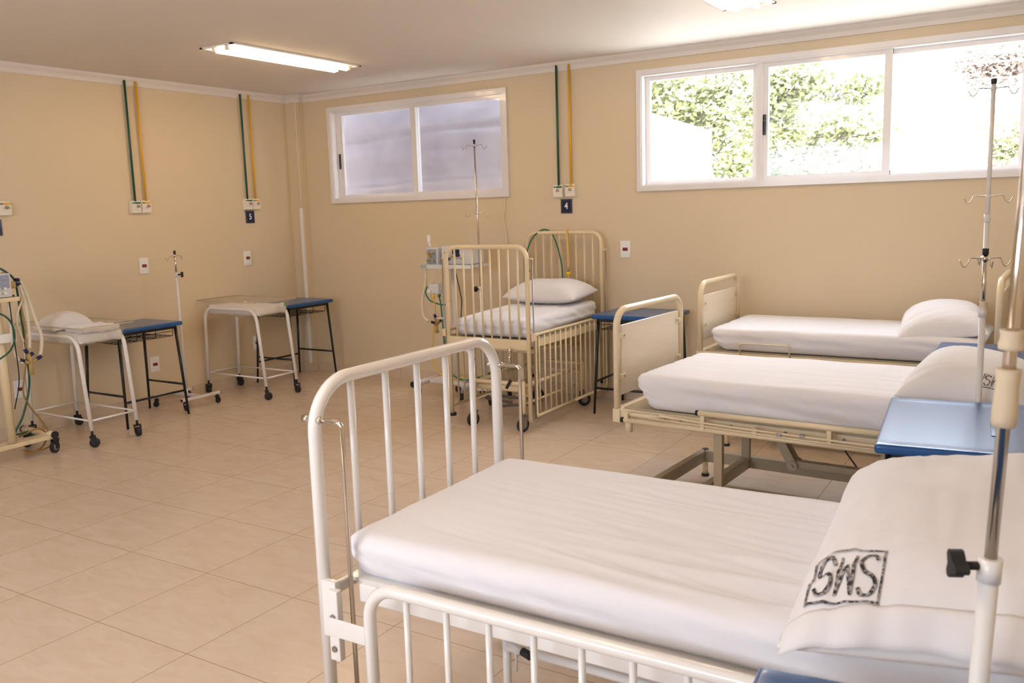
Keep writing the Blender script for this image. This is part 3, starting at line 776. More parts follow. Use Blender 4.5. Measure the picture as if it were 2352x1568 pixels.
# ------------------------------------------------------------------ near white bed
B1 = (4.93, -4.885, 0); Wb = .90
bed = thing('hospital_bed', 'nearest white tubular hospital bed with barred footboard', 'bed', B1)
def barred_board(parent, x, W, H, r, n, zlow, fil, m, name, zbot=.13, br=.0105, box=.05, y0=0, slat_top=None):
    f = MB().tube(fillet([(x, y0, zbot), (x, y0, H), (x, y0+W, H), (x, y0+W, zbot)], fil, 10), r, 18)
    f = f.build(name, m, parent)
    MB().box((x, y0+W/2, zlow-box/2), (.022, W, box*.6), bev=.004).build('cross_bar', m, f)
    for k in range(1, n+1):
        y = y0+W*k/(n+1)
        ztop = H
        d = min(y-y0, y0+W-y)
        if d < fil: ztop = H-fil+math.sqrt(max(0, fil*fil-(fil-d)**2))
        MB().cyl((x, y, zlow-.01), (x, y, ztop), br, 10).build('bar', m, f)
    return f
fb = barred_board(bed, 0, Wb, 1.137, .0185, 5, .575, .135, 'white', 'footboard')
hb = barred_board(bed, 1.98, Wb, 1.22, .0185, 5, .575, .135, 'white', 'headboard')
for x in (0, 1.98):
    for y in (0, Wb): caster(bed, x, y, .05, yaw=.7 if y else -.5, top=.15, m='steel', wid=.026)
fr = MB()
for y in (.02, Wb-.02): fr.box((1.03, y, .575), (1.82, .028, .050), bev=.003)
for x in (.3, .75, 1.2, 1.65): fr.box((x, Wb/2, .575), (.04, Wb-.05, .03))
fr.build('bed_frame', 'white', bed, fix=False)
MB().box((1.0, Wb/2, .604), (1.86, Wb-.04, .010)).build('platform', 'whitegrey', bed)
# post bracket channel, slider and chrome guide rods
for (y, s) in ((0, -1), (Wb, 1)):
    b = MB(); b.box((.062, y+s*.028, .485), (.035, .022, .20), bev=.003); b.box((.034, y+s*.012, .52), (.05, .020, .16), bev=.002)
    build_each(b, 'rail_bracket', 'white', bed)
    b = MB()
    for z in (.51, .42): b.cyl((.062, y+s*.038, z), (.062, y+s*.043, z), .009, 10)
    build_each(b, 'bracket_screw', 'steel', bed)
    g = MB(); g.tube(fillet([(-.012, y, 1.04), (.098, y, 1.04), (.098, y, .16)], .014, 5), .0065, 12); g.sphere((.020, y, 1.04), .011); g.cyl((-.038, y, 1.04), (-.018, y, 1.04), .011, 6)
    g.build('guide_rod', 'chrome', bed)
    yy = y+s*.085
    zt = .655 if s < 0 else .50
    sr = MB().tube(fillet([(.235, yy, zt-.42), (.235, yy, zt), (1.80, yy, zt), (1.80, yy, zt-.42)], .085, 8)+[Vector((.235, yy, zt-.42))], .0165, 16).build('side_rail', 'white', bed)
    for k in range(12):
        x = .235+(1.80-.235)*(k+1)/13
        MB().cyl((x, yy, zt-.42), (x, yy, zt), .0085, 10).build('bar', 'white', sr)
    MB().box((.150, yy-s*.012, zt-.150), (.14, .006, .050), bev=.002).build('rail_hook', 'white', sr)
# crank and inner legs
b = MB(); b.cyl((.34, .385, .12), (.34, .385, .325), .013, 12); b.cyl((.34, .385, .30), (1.5, .385, .30), .013, 12); b.cyl((1.5, .385, .12), (1.5, .385, .56), .013, 12)
b.build('inner_frame', 'white', bed)
b = MB(); b.cyl((.34, .385, .315), (.40, .375, .305), .010, 12); b.cyl((.375, .38, .235), (.375, .38, .305), .004, 8)
ck = b.build('crank', 'whitegrey', bed); MB().cyl((.40, .375, .305), (.432, .37, .299), .0125, 12).build('crank_grip', 'rubber', ck)
mattress('white sheeted mattress on the nearest white bed', 1.88, .855, .128, (4.93+.040+.94, -4.885+.45-.005, .664), 0, (200, 96, 10), 3, 1.0, r=.05, taper=.05,
         mask=lambda p: .25+1.1*max(0, min(1, (p.x+.75)/.9)))
pillow('large white pillow with a black SMS laundry stamp on the nearest bed', .345, .515, .185, (6.49, -4.435, .772), (.0, -.085, .07), 4, stamp=(-.66, -.795, .056, .060, PI-.08, 0), flap=True, wr=2.0, nn=(90, 80), n_exp=3.2, pinch=.05)

# ------------------------------------------------------------------ beds with wooden panels
def panel_bed(label, loc, th, zf, zt, L, W, rails, base, seed, mat_label, pil_label, mt, head_z, pil):
    t = thing('hospital_bed', label, 'bed', loc, th)
    for (nm, x, zz) in (('footboard', 0, zt), ('headboard', L, head_z)):
        f = MB().tube(fillet([(x, 0, zf+.0), (x, 0, zz), (x, W, zz), (x, W, zf+.0)], .095, 9), .0185, 16).build(nm, 'creambeige', t)
        pn = MB().box((x+.0, W/2, (zf+.06+zz-.085)/2+.005), (.014, W-.075, zz-zf-.15), bev=.005).build('wood_panel', 'lam', f)
        b = MB(); sc_ = MB(); s = 1 if x == 0 else -1
        for y, sy in ((0, 1), (W, -1)):
            for z in (zf+.17, zz-.14):
                b.box((x+s*.011, y+sy*.045, z), (.006, .065, .028), bev=.002); sc_.cyl((x+s*.013, y+sy*.062, z), (x+s*.018, y+sy*.062, z), .005, 8)
        build_each(b, 'panel_clip', 'creambeige', f); build_each(sc_, 'clip_screw', 'steel', f)
        b = MB(); b.box((x, W/2, zf-.035), (.045, W+.03, .075), bev=.004); b.build('end_beam', 'creambeige', f)
    b = MB()
    for y in (.01, W-.01): b.box((L/2, y, zf-.025), (L-.02, .03, .05), bev=.003)
    for x in (.25, .7, 1.15, 1.55): b.box((x, W/2, zf-.03), (.03, W-.03, .03))
    b.build('bed_frame', 'creambeige', t)
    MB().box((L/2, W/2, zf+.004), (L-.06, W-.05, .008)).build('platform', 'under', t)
    b = MB()
    for k in range(7): b.cyl((.10+k*.27, -.006, zf-.02), (.10+k*.27, -.010, zf-.02), .008, 8)
    build_each(b, 'frame_bolt', 'steel', t)
    if rails:
        y = -.062
        sr = MB().tube([(.07, y, zf-.040), (1.75, y, zf-.040)], .0135, 12).build('lower_rail_tube', 'creambeige', t)
        MB().tube([(.055, y, zf-.040), (.073, y, zf-.040)], .0145, 12).build('end_cap', 'rubber', sr)
        up = MB().tube([(.49, y-.012, zf+.045), (1.70, y-.012, zf+.045)], .0135, 12).build('folded_side_rail', 'creambeige', t)
        MB().tube([(.482, y-.012, zf+.045), (.495, y-.012, zf+.045)], .0145, 12).build('end_cap', 'rubber', up)
        b = MB(); b.tube([(.08, y+.012, zf-.010), (.30, y+.012, zf-.010)], .011, 10); b.tube(spline([(.29, y-.006, zf+.0), (.31, y-.014, zf+.006), (.60, y-.014, zf-.004), (1.2, y-.014, zf-.012), (1.7, y-.014, zf-.012)]), .0055, 8)
        b.tube([(.22, y-.012, zf-.012), (1.0, y-.014, zf-.028), (1.7, y-.014, zf-.030)], .0055, 8)
        b.build('folding_rods', 'creambeige', t)
        b = MB()
        for x in (.09, .515, .78, 1.13, 1.5): b.box((x, y+.002, zf+(.0 if x > .4 and x not in (.78,) else -.02)), (.022, .034, .085 if x in (.515, 1.13, 1.5) else .045), bev=.003)
        build_each(b, 'rail_bracket', 'creambeige', t)
        b = MB(); b.box((.90, y-.014, zf-.014), (.022, .016, .016)); b.box((1.01, y-.014, zf-.008), (.022, .016, .018))
        build_each(b, 'rod_sleeve', 'steel', t)
        b = MB(); b.cyl((.09, -.04, zf-.105), (.09, -.04, zf-.035), .020, 14)
        b.build('corner_socket', 'creambeige', t)
    else:
        b = MB(); b.tube(fillet([(.28, -.016, zf-.005), (.285, -.050, zf+.075), (.60, -.050, zf+.075), (.605, -.016, zf-.005)], .02, 4), .0052, 8)
        b.tube(fillet([(.28, W+.016, zf-.005), (.285, W+.055, zf+.075), (.60, W+.055, zf+.075), (.605, W+.016, zf-.005)], .02, 4), .0052, 8)
        b.build('mattress_retainer', 'creambeige', t)
    # underframe
    b = MB(); z = .130
    ya, yb = .0, .60
    for x in (.235, .50): b.box((x, (ya+yb)/2-.05, z), (.038, yb-ya+.13, .065), bev=.003)
    b.box(((.235+1.42)/2, yb, z), (1.185, .030, .065), bev=.003); b.box(((.50+1.42)/2, ya, z), (.92, .030, .065), bev=.003)
    b.box((1.42, (ya+yb)/2, z), (.038, yb-ya+.03, .065), bev=.003)
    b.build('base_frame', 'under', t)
    b = MB()
    for y in (ya+.02, yb-.02):
        for x in ((.565 if y < .2 else .50), 1.36): b.box((x, y, (z+zf)/2-.01), (.045, .032, zf-z-.06), bev=.003)
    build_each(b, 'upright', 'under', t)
    b = MB()
    for x in (.235, 1.42):
        for y in (ya-.14, yb+.03): b.cyl((x, y, .012), (x, y, z+.025), .017, 12)
    build_each(b, 'foot_tube', 'creambeige', t)
    b = MB()
    for x in (.235, 1.42):
        for y in (ya-.14, yb+.03): b.cyl((x, y, z+.025), (x, y, z+.033), .019, 12); b.cyl((x, y, 0), (x, y, .014), .022, 12)
    build_each(b, 'foot_cap', 'rubber', t)
    b = MB(); A_ = Vector((.74, .30, zf-.05)); B_ = Vector((.86, .30, .245))
    d = (B_-A_); R = Matrix.Rotation(math.atan2(d.x, -d.z)*-1, 3, 'Y')
    for yy in (.27, .33): b.box(((A_.x+B_.x)/2, yy, (A_.z+B_.z)/2), (.045, .008, d.length+.03), rot=R)
    b.box((1.15, .30, .250), (.60, .045, .035), bev=.004)
    lk = b.build('lift_arm', 'under', t); MB().cyl((.86, .25, .245), (.86, .35, .245), .026, 18).build('pivot', 'under', lk); MB().cyl((.86, .243, .245), (.86, .25, .245), .010, 6).build('pivot_bolt', 'steel', lk)
    c_ = Vector(loc); R = Matrix.Rotation(th, 3, 'Z')
    def G(x, y, z): return c_+R@Vector((x, y, z))
    o = mattress(mat_label, mt[0], mt[1], mt[2], G(mt[3]+mt[0]/2, W/2, zf+.012+mt[2]/2), th, (130, 70, 10), seed, 1.15, r=.05, taper=.09, mask=lambda p: .5)
    return t, G
t2, G2 = panel_bed('middle cream bed with wooden footboard and folded side rail, beside the nearest bed', (4.63, -2.34, 0), -.062, .505, 1.035, 1.92, .80, True, True, 11,
   'white sheeted mattress on the middle bed', '', (1.76, .86, .185, .10), 1.1, None)
t3, G3 = panel_bed('far cream bed with wooden footboard along the wall under the large window', (4.575, -.90, 0), -.02, .595, 1.050, 1.76, .76, False, True, 17,
   'white sheeted mattress on the far bed under the window', '', (1.66, .80, .150, .05), 1.10, None)
for s_ in (0,):
    caster(t3, .42, .30, .045, yaw=.5, top=.16, wid=.022)
pillow('white pillow with a faint stamp on the middle bed', .26, .40, .170, G2(1.645, .33, .712), (0, .06, -.062+.03), 8, stamp=(.45, -.83, .04, .034, PI-.1, 0), n_exp=2.8, nn=(70, 56))
pillow('plain white pillow on the far bed under the window', .25, .35, .155, G3(1.43, .36, .780), (0.05, -.10, -.02+.10), 12, n_exp=2.6, wr=1.4, nn=(70, 56))
tag(MB().tube(spline([G2(.98, .45, .46), G2(1.05, .42, .36), G2(1.12, .40, .27), G2(1.3, .40, .06), G2(1.5, .45, .03)]), .004, 6).build('cable', 'rubber'), 'thin black cable hanging under the middle bed', 'cable')

# ------------------------------------------------------------------ crib
C0 = (2.765, -1.277, 0); CWd, CL = .69, 1.185
crib = thing('crib', 'tall cream barred hospital crib standing below the number 4 plaque', 'crib', C0)
fbc = barred_board(crib, 0, 1, 1, .01, 0, .5, .1, 'cream', 'x') if False else None
def crib_end(y, H, name, zbot):
    f = MB().tube(fillet([(0, y, zbot), (0, y, H), (CWd, y, H), (CWd, y, zbot)], .085, 9), .0165, 16).build(name, 'cream', crib)
    MB().box((CWd/2, y, .625), (CWd-.01, .026, .072), bev=.003).build('cross_bar', 'cream', f)
    for k in range(1, 9):
        MB().cyl((CWd*k/9, y, .65), (CWd*k/9, y, H), .0074, 8).build('bar', 'cream', f)
    return f
ff = crib_end(0, 1.318, 'footboard', .075); crib_end(CL, 1.375, 'headboard', .16)
b = MB(); b.cyl((0, 0, .055), (0, 0, .075), .032, 18); b.cyl((0, CL, .14), (0, CL, .16), .032, 18); b.cyl((CWd, CL, .14), (CWd, CL, .16), .032, 18); build_each(b, 'post_foot', 'rubber', crib)
for sx, x in ((-1, -.040), (1, CWd+.040)):
    z0, z1 = .115, .70
    sr = MB(); sr.tube(fillet([(x, CL/2, z0), (x, .022, z0), (x, .022, z1), (x, CL-.022, z1), (x, CL-.022, z0), (x, CL/2+.001, z0)], .02, 4), .0115, 12)
    sr = sr.build('side_rail', 'cream', crib)
    for k in range(14):
        y = .07+(CL-.14)*k/13; MB().cyl((x, y, z0), (x, y, z1), .0070, 8).build('bar', 'cream', sr)
    MB().box((x-sx*.003, CL/2, .635), (.008, CL-.12, .05)).build('rail_plate', 'cream', sr)
    for y in (0.005, CL-.005):
        g = MB(); g.cyl((x, y, .09), (x, y, 1.24), .0052, 10); g.sphere((x, y, .085), .012)
        g.build('guide_rod', 'steel', crib)
        g = MB(); g.box((x-sx*.02, y, 1.235), (.05, .016, .010), bev=.002); g.box((x, y, .685), (.03, .03, .055), bev=.003)
        build_each(g, 'rod_clamp', 'cream', crib)
b = MB()
for x in (.03, CWd-.03): b.box((x, CL/2, .625), (.025, CL, .045), bev=.002)
for y in (.3, .6, .9): b.box((CWd/2, y, .62), (CWd-.05, .03, .03))
b.build('bed_frame', 'cream', crib); MB().box((CWd/2, CL/2, .651), (CWd-.05, CL-.05, .008)).build('platform', 'under', crib)
# undercarriage
ux0, ux1, uy0, uy1 = .215, .645, -.02, .90
b = MB()
for x in (ux0, ux1):
    for y in (uy0, uy1): b.cyl((x, y, .135), (x, y, .365), .016, 12)
    b.cyl((x, uy0, .33), (x, uy1, .33), .013, 10); b.cyl((x, uy0, .20), (x, uy1, .20), .008, 8)
for y in (uy0, uy1): b.cyl((ux0, y, .345), (ux1, y, .345), .0155, 12)
b.cyl((ux0, .05, .29), (ux1, .05, .29), .022, 12); b.cyl((ux0, uy1-.05, .29), (ux1, uy1-.05, .29), .013, 10)
b.build('undercarriage', 'cream', crib)
for x in (ux0, ux1):
    for y in (uy0, uy1): caster(crib, x, y, .052, yaw=-1.9 if y == uy0 else .9, top=.14, m='steel', wid=.026, off=.012)
b = MB(); b.cyl((.43, .32, .17), (.43, .32, .42), .021, 14); b.cyl((.43, .32, .40), (.43, .32, .61), .030, 14); b.box((.43, .32, .17), (.07, .08, .04)); b.build('lift_column', 'cream', crib)
b = MB(); b.tube([(.10, .16, .565), (.68, .12, .56)], .016, 12); b.tube([(.62, .1, .58), (.62, .9, .50)], .013, 10); b.build('lift_linkage', 'cream', crib)
b = MB(); b.box((.43, .25, .175), (.42, .02, .02)); b.box((.52, .10, .16), (.30, .016, .02), rot=.7); b.box((.32, .16, .165), (.28, .016, .02), rot=-.25); b.build('pedal_linkage', 'rust', crib)
b = MB(); b.cyl((.10, -.02, .60), (.23, -.05, .545), .012, 10); b.sphere((.10, -.02, .605), .017)
k = b.build('crank', 'whitegrey', crib); MB().cyl((.225, -.05, .555), (.255, -.06, .500), .011, 10).build('crank_grip', 'rubber', k)
b = MB(); b.cyl((.555, -.04, .595), (.552, -.05, .47), .012, 10); b.sphere((.555, -.04, .585), .018, (1, 1, 1.4)); k = b.build('crank', 'chrome', crib); MB().cyl((.56, -.05, .375), (.53, -.06, .315), .011, 10).build('crank_grip', 'rubber', k)
mattress('small white sheeted mattress in the crib', CL-.06, CWd-.05, .125, (C0[0]+CWd/2, C0[1]+CL/2, .655+.088), PI/2, (80, 50, 10), 23, 2.2, r=.04, taper=.02).rotation_euler = (0, -.035, PI/2)
pillow('plump white pillow at the head of the crib', .20, .335, .115, (C0[0]+CWd/2+.01, C0[1]+CL-.27, .895), (0, -.10, PI/2-.04), 31, stamp=(-.3, .86, .028, .022, .2, 0), bottom=.55, wr=.8, n_exp=3.0, pinch=.03, nn=(60, 50))
# hoses over the crib head
hz = 1.375
tag(MB().tube(spline([(3.125, -.145, .95), (3.115, -.14, 1.10), (3.085, -.13, 1.22), (3.04, -.105, 1.31), (2.975, -.075, 1.385), (2.905, -.085, 1.40), (2.84, -.12, 1.345), (2.80, -.15, 1.25), (2.785, -.15, 1.16), (2.785, -.11, 1.05)]), .0062, 10).build('hose', 'ghose'),
    'dark green gas hose looped over the crib headboard', 'hose')
yh = thing('hose', 'yellow gas hose with bright yellow nut draped over the crib headboard', 'hose')
MB().tube(spline([(3.115, -.05, .80), (3.120, -.04, 1.0), (3.130, -.045, 1.25), (3.140, -.062, 1.37), (3.147, -.092, 1.402), (3.160, -.125, 1.37), (3.177, -.14, 1.25), (3.177, -.135, 1.12), (3.170, -.13, 1.085)]), .0058, 10).build('hose_tube', 'yhose', yh)
MB().cyl((3.170, -.13, 1.055), (3.170, -.13, 1.09), .0075, 10).build('hose_ferrule', 'steel', yh)
MB().cyl((3.170, -.13, 1.022), (3.170, -.13, 1.056), .019, 8).build('hose_nut', 'yellowcap', yh)

# ------------------------------------------------------------------ ventilators
def corr(pts, r, parent, m='tube', nm='breathing_tube', pitch=.011):
    P = spline(pts, 14); L = sum((b-a).length for a, b in zip(P[:-1], P[1:])); N = int(L/pitch*2)
    Q = []; acc = 0; tgt = [L*i/N for i in range(N+1)]; i = 0; s = 0
    for g in tgt:
        while i < len(P)-2 and s+(P[i+1]-P[i]).length < g: s += (P[i+1]-P[i]).length; i += 1
        d = P[i+1]-P[i]; Q.append(P[i]+d*min(1, (g-s)/max(d.length, 1e-9)))
    n = len(Q)-1
    return MB().tube(Q, r, 10, rfun=lambda t: 1+.10*((int(round(t*n)) % 2)*2-1)).build(nm, m, parent)
def y_piece(p, parent, s=1.0):
    p = Vector(p)
    o = MB().cyl(p, p+Vector((0, 0, -.075*s)), .013*s, 12, .015*s)
    o.cyl(p+Vector((0, 0, -.01)), p+Vector((.0, -.042*s, .018*s)), .010*s, 10); o.cyl(p+Vector((0, 0, -.01)), p+Vector((0, .045*s, .018*s)), .010*s, 10)
    o.cyl(p+Vector((0, 0, .0)), p+Vector((.0, -.008*s, .055*s)), .013*s, 12)
    o = o.build('y_connector', 'amber', parent)
    b = MB(); b.cyl(p+Vector((0, -.038*s, .015*s)), p+Vector((0, -.066*s, .026*s)), .012*s, 10); b.cyl(p+Vector((0, .040*s, .015*s)), p+Vector((0, .070*s, .028*s)), .012*s, 10)
    b.cyl(p+Vector((0, .0*s, .045*s)), p+Vector((0, .022*s, .055*s)), .012*s, 10); b.cyl(p+Vector((0, -.014*s, .062*s)), p+Vector((0, -.025*s, .085*s)), .012*s, 10)
    build_each(b, 'connector_cuff', 'blueconn', o)
def vent_body(t, dev, zt, zb, front, w_, d_, gauge=True):
    x, y = dev
    b = MB().box((x, y, (zt+zb)/2), (w_, d_, zt-zb), bev=.008).build('control_unit', 'device', t)
    return b
# crib ventilator
v = thing('ventilator', 'wheeled ventilator with hanging tubes behind the foot of the crib', 'ventilator', (2.24, -.46, 0))
col = MB().cyl((0, 0, .13), (0, 0, 1.13), .022, 16).build('column', 'whitegrey', v)
b = MB()
for x in (-.27, .20): b.cyl((x, -.27, .125), (x, .22, .125), .024, 14)
b.box((-.03, -.02, .135), (.36, .20, .03), bev=.004)
b.build('base_frame', 'whitegrey', v)
b = MB()
for x in (-.27, .20):
    for y in (-.275, .225): b.cyl((x, y-.006, .125), (x, y+.006, .125), .027, 14)
build_each(b, 'end_plug', 'rubber', v)
for x in (-.27, .20):
    for y in (-.23, .18): caster(v, x, y, .045, yaw=1.9+x, top=.115, wid=.022, hub='grey', m='steel')
b = MB(); b.box((.02, .0, 1.125), (.52, .24, .022), bev=.003); b.box((.02, -.125, 1.122), (.52, .016, .035), bev=.002); tr = b.build('tray', 'device', v)
MB().box((.20, -.135, 1.122), (.15, .003, .026)).build('tray_label', 'label', tr); MB().box((.275, -.134, 1.122), (.04, .004, .032)).build('tray_bumper', 'tray', tr); MB().box((-.21, -.134, 1.122), (.06, .004, .032)).build('tray_bumper', 'tray', tr)
cu = MB().box((.10, .01, 1.215), (.30, .20, .150), bev=.006).build('control_unit', 'device', v)
MB().box((.10, -.092, 1.245), (.07, .004, .04)).build('display', 'navy', cu)
cf = MB().box((-.13, -.03, 1.205), (.115, .17, .145), bev=.008).build('humidifier_block', 'device', v)
MB().box((-.13, -.118, 1.205), (.095, .004, .125)).build('gauge_panel', 'devpanel', cf)
b = MB()
for (x, z) in ((-.16, 1.175), (-.135, 1.21), (-.11, 1.235), (-.15, 1.235), (-.105, 1.17)): b.cyl((x, -.118, z), (x, -.148, z), .011, 12)
build_each(b, 'control_knob', 'amber', cf)
b = MB()
for (x, z) in ((.02, 1.235), (.03, 1.185), (.13, 1.215)): b.cyl((x, -.09, z), (x, -.13, z), .012, 12)
build_each(b, 'port_cuff', 'blueconn', cu)
b = MB(); b.cyl((.09, -.10, 1.215), (.09, -.14, 1.205), .014, 12); b.cyl((.09, -.13, 1.205), (.21, -.14, 1.19), .006, 8); b.build('water_trap', 'amber', cu)
b = MB(); b.cyl((-.19, -.05, 1.28), (-.205, -.05, 1.32), .010, 10); b.cyl((-.205, -.05, 1.31), (-.205, -.05, 1.365), .013, 10); b.sphere((-.205, -.05, 1.37), .016); b.build('circuit_holder', 'plate', v)
b = MB(); b.cyl((-.205, -.07, 1.245), (-.20, -.07, 1.20), .012, 10); b.build('tube_cuff', 'blueconn', v)
corr([(-.205, -.09, 1.21), (-.22, -.10, 1.0), (-.25, -.12, .82), (-.235, -.13, .70), (-.185, -.13, .655)], .0105, v)
corr([(.03, -.13, 1.18), (.04, -.15, 1.0), (.05, -.15, .8), (.02, -.16, .70), (-.08, -.15, .69)], .009, v, nm='breathing_tube')
MB().tube(spline([(-.19, -.09, 1.28), (-.175, -.10, 1.15), (-.175, -.10, .85), (-.15, -.11, .62), (-.06, -.12, .56), (.10, -.12, .545)]), .0035, 6).build('pressure_line', 'tube', v)
MB().tube(spline([(-.08, -.10, 1.11), (-.12, -.11, 1.03), (-.16, -.12, .96)]), .004, 6).build('pressure_line', 'tube', v)
y_piece((-.10, -.13, .635), v)
bl = MB().box((-.115, -.10, .935), (.10, .07, .085), bev=.005).build('gas_blender', 'device', v)
b = MB(); b.cyl((-.15, -.135, .915), (-.15, -.155, .915), .013, 12); b.build('blender_knob', 'plate', bl)
MB().cyl((-.12, -.13, .885), (-.12, -.13, .860), .014, 10).build('yellow_nut', 'yellowcap', v); MB().cyl((-.06, -.13, .890), (-.06, -.13, .868), .014, 10).build('green_nut', 'ghose', v)
MB().tube(spline([(-.06, -.13, .87), (-.045, -.13, .78), (-.03, -.13, .5), (-.03, -.12, .30), (.02, -.10, .2), (.2, -.1, .17), (.42, .1, .26)]), .0062, 8).build('supply_hose', 'ghose', v)
MB().tube(spline([(-.12, -.13, .86), (-.11, -.13, .75), (-.13, -.14, .55), (-.16, -.13, .36), (-.12, -.12, .24), (-.02, -.10, .165), (.2, .0, .18), (.42, .2, .22)]), .0055, 8).build('supply_hose', 'yhose', v)
MB().tube(spline([(-.19, -.12, .95), (-.21, -.12, .90), (-.16, -.12, .83), (-.02, -.12, .80), (.03, -.10, .84)]), .006, 8).build('supply_hose', 'ghose', v)
MB().tube(spline([(.10, -.11, 1.11), (.13, -.12, 1.0), (.16, -.12, .85), (.15, -.12, .72), (.14, -.1, .6)]), .0042, 6).build('power_cord', 'rubber', v)

# left ventilator, partly out of frame. local origin at the base plate centre
v = thing('ventilator', 'cream wheeled ventilator cut off by the left edge of the photo', 'ventilator', (.52, -3.42, 0))
col = MB().cyl((.16, -.02, .13), (.16, -.02, 1.09), .028, 18).build('column', 'cream', v)
b = MB(); b.cyl((-.18, .25, .125), (.20, .25, .125), .023, 14); b.cyl((-.18, -.25, .125), (.20, -.25, .125), .023, 14)
b.box((.14, .0, .112), (.12, .52, .028), bev=.004); b.build('base_frame', 'cream', v)
b = MB()
for x in (-.185, .205):
    for y in (-.25, .25): b.cyl((x-.006, y, .125), (x+.006, y, .125), .026, 14)
build_each(b, 'end_plug', 'rubber', v)
for x in (-.15, .19):
    for y in (-.25, .25): caster(v, x+.01, y, .042, yaw=-1.2, top=.115, wid=.026, off=.01)
b = MB(); b.box((.16, -.06, 1.095), (.22, .28, .028), bev=.004); b.build('tray', 'cream', v)
cu = MB().box((.16, -.08, 1.19), (.20, .24, .155), bev=.006).build('control_unit', 'device', v)
MB().box((.262, -.08, 1.215), (.004, .21, .085)).build('display', 'devpanel', cu)
b = MB()
for y in (-.15, -.10, -.05, -.01):
    for z in (1.14, 1.17): b.cyl((.262, y, z), (.278, y, z), .0085, 10)
build_each(b, 'control_knob', 'plate', cu)
b = MB(); b.box((.18, .055, 1.225), (.03, .03, .055), bev=.004); b.cyl((.20, .10, 1.215), (.20, .125, 1.215), .013, 10); b.cyl((.20, .095, 1.185), (.20, .13, 1.188), .012, 10); b.build('tube_cuff', 'blueconn', v)
b = MB(); b.box((.20, .075, 1.185), (.035, .04, .045), bev=.006); b.cyl((.19, .03, 1.27), (.19, .05, 1.24), .014, 10); b.build('filter_block', 'amber', v)
MB().box((.19, .07, 1.105), (.03, .03, .03), bev=.004).build('tray_clamp', 'rubber', v)
MB().box((.20, -.04, .84), (.03, .20, .06), bev=.004).build('cross_bracket', 'plate', v)
corr([(.20, .045, 1.17), (.21, .035, .95), (.21, .03, .80), (.21, .05, .70), (.21, .085, .66)], .0105, v)
corr([(.20, .125, 1.19), (.20, .15, 1.05), (.20, .155, .85), (.20, .145, .75)], .0105, v)
corr([(.20, .13, 1.215), (.20, .165, 1.12), (.20, .205, .95), (.20, .235, .83), (.20, .225, .73), (.20, .20, .675)], .0105, v)
corr([(.20, .14, 1.10), (.20, .08, .95), (.20, .11, .80)], .007, v)
y_piece((.21, .135, .655), v, 1.1)
MB().tube(spline([(.18, .00, 1.31), (.18, .06, 1.27), (.19, .105, 1.20), (.19, .115, 1.0), (.19, .125, .75), (.19, .12, .5), (.18, .06, .30), (.17, .0, .19), (.12, .1, .17), (.08, .14, .16), (.05, .2, .10)]), .0072, 8).build('supply_hose', 'green', v)
MB().tube(spline([(.19, .12, 1.1), (.20, .13, .9), (.2, .11, .66), (.2, .07, .47), (.18, .11, .36), (.16, .19, .24), (.14, .24, .14), (.13, .2, .05), (.14, .12, .03), (.16, .05, .06), (.16, .1, .03), (.14, .26, .05), (.12, .2, .17), (.12, .05, .15)]), .0062, 8).build('supply_hose', 'amberhose', v)
MB().tube(spline([(.22, -.15, 1.06), (.23, .0, .98), (.23, .04, .86), (.23, .0, .76), (.23, -.1, .70)]), .006, 8).build('supply_hose', 'green', v)
MB().tube(spline([(.22, .035, 1.08), (.22, .04, .8), (.22, .04, .55), (.2, .0, .36)]), .004, 6).build('power_cord', 'rubber', v)
# pillow in the near bassinet
pillow('white pillow bundled inside the bassinet beside the left ventilator', .125, .17, .10, (.095+.30, -2.83, .835), (0.05, .08, .1), 44, wr=2, n_exp=2.2, nn=(44, 40), bottom=.2)
# a towel in the same bassinet
def dsp_t(p, n): return p+n*(.009*noise.noise(p*22+Vector((5, 2, 1)))+.006*math.sin(p.x*60))
vs, fs = rbox(.12, .14, .022, .018, 3, 18, 16, 2, dsp_t)
tag(MB().add([v_+Vector((.095+.60, -2.79, .825)) for v_ in vs], fs, True).build('folded_sheet', 'sheet'), 'crumpled white sheet at the front of the bassinet beside the left ventilator', 'sheet')

# ------------------------------------------------------------------ outside
struct(MB().box((3, 22, -.35), (80, 43, .1)).build('ground', 'ground'))
# hanging sheet outside the small window
vs = []; N1, N2 = 120, 60
for j in range(N2+1):
    for i in range(N1+1):
        x = -.3+3.1*i/N1; z = 1.3+1.75*j/N2
        zz = z-.03*math.sin(x*1.2)
        y = .42+.014*math.exp(-((zz-2.30-.03*(x-1.2))/.03)**2)-.016*math.exp(-((zz-1.84-.03*(x-1))/.025)**2)+.020*noise.noise(Vector((x*.7, zz*5, 2)))+.007*noise.noise(Vector((x*2.5+zz*4, zz*17, 7)))+.003*noise.noise(Vector((x*9-zz*9, zz*22, 4)))
        vs.append((x, y, z))
fs = [(j*(N1+1)+i, j*(N1+1)+i+1, (j+1)*(N1+1)+i+1, (j+1)*(N1+1)+i) for j in range(N2) for i in range(N1)]
tp = thing('hanging_tarpaulin', 'wrinkled pale grey sheet hanging outside the small window', 'tarpaulin')
o = MB().add(vs, fs, True).build('sheet', 'tarp', tp, fix=False)
MB().cyl((-.4, .42, 3.05), (2.9, .42, 3.05), .018, 10).build('rod', 'steel', tp)
for x in (-.35, 2.85): MB().cyl((x, .15, 3.05), (x, .42, 3.05), .015, 8).build('wall_arm', 'steel', tp)
o.modifiers.new('s', 'SOLIDIFY').thickness = .002
h = thing('house', 'plain white gable wall with sloping top edge outside the large window', 'building', (0, 0, 0))
b = MB(); vs = []
for y in (4.7, 5.0): vs += [(-3, y, -.3), (2.62, y, -.3), (2.62, y, 2.52), (1.75, y, 2.83), (-3, y, 4.3)]
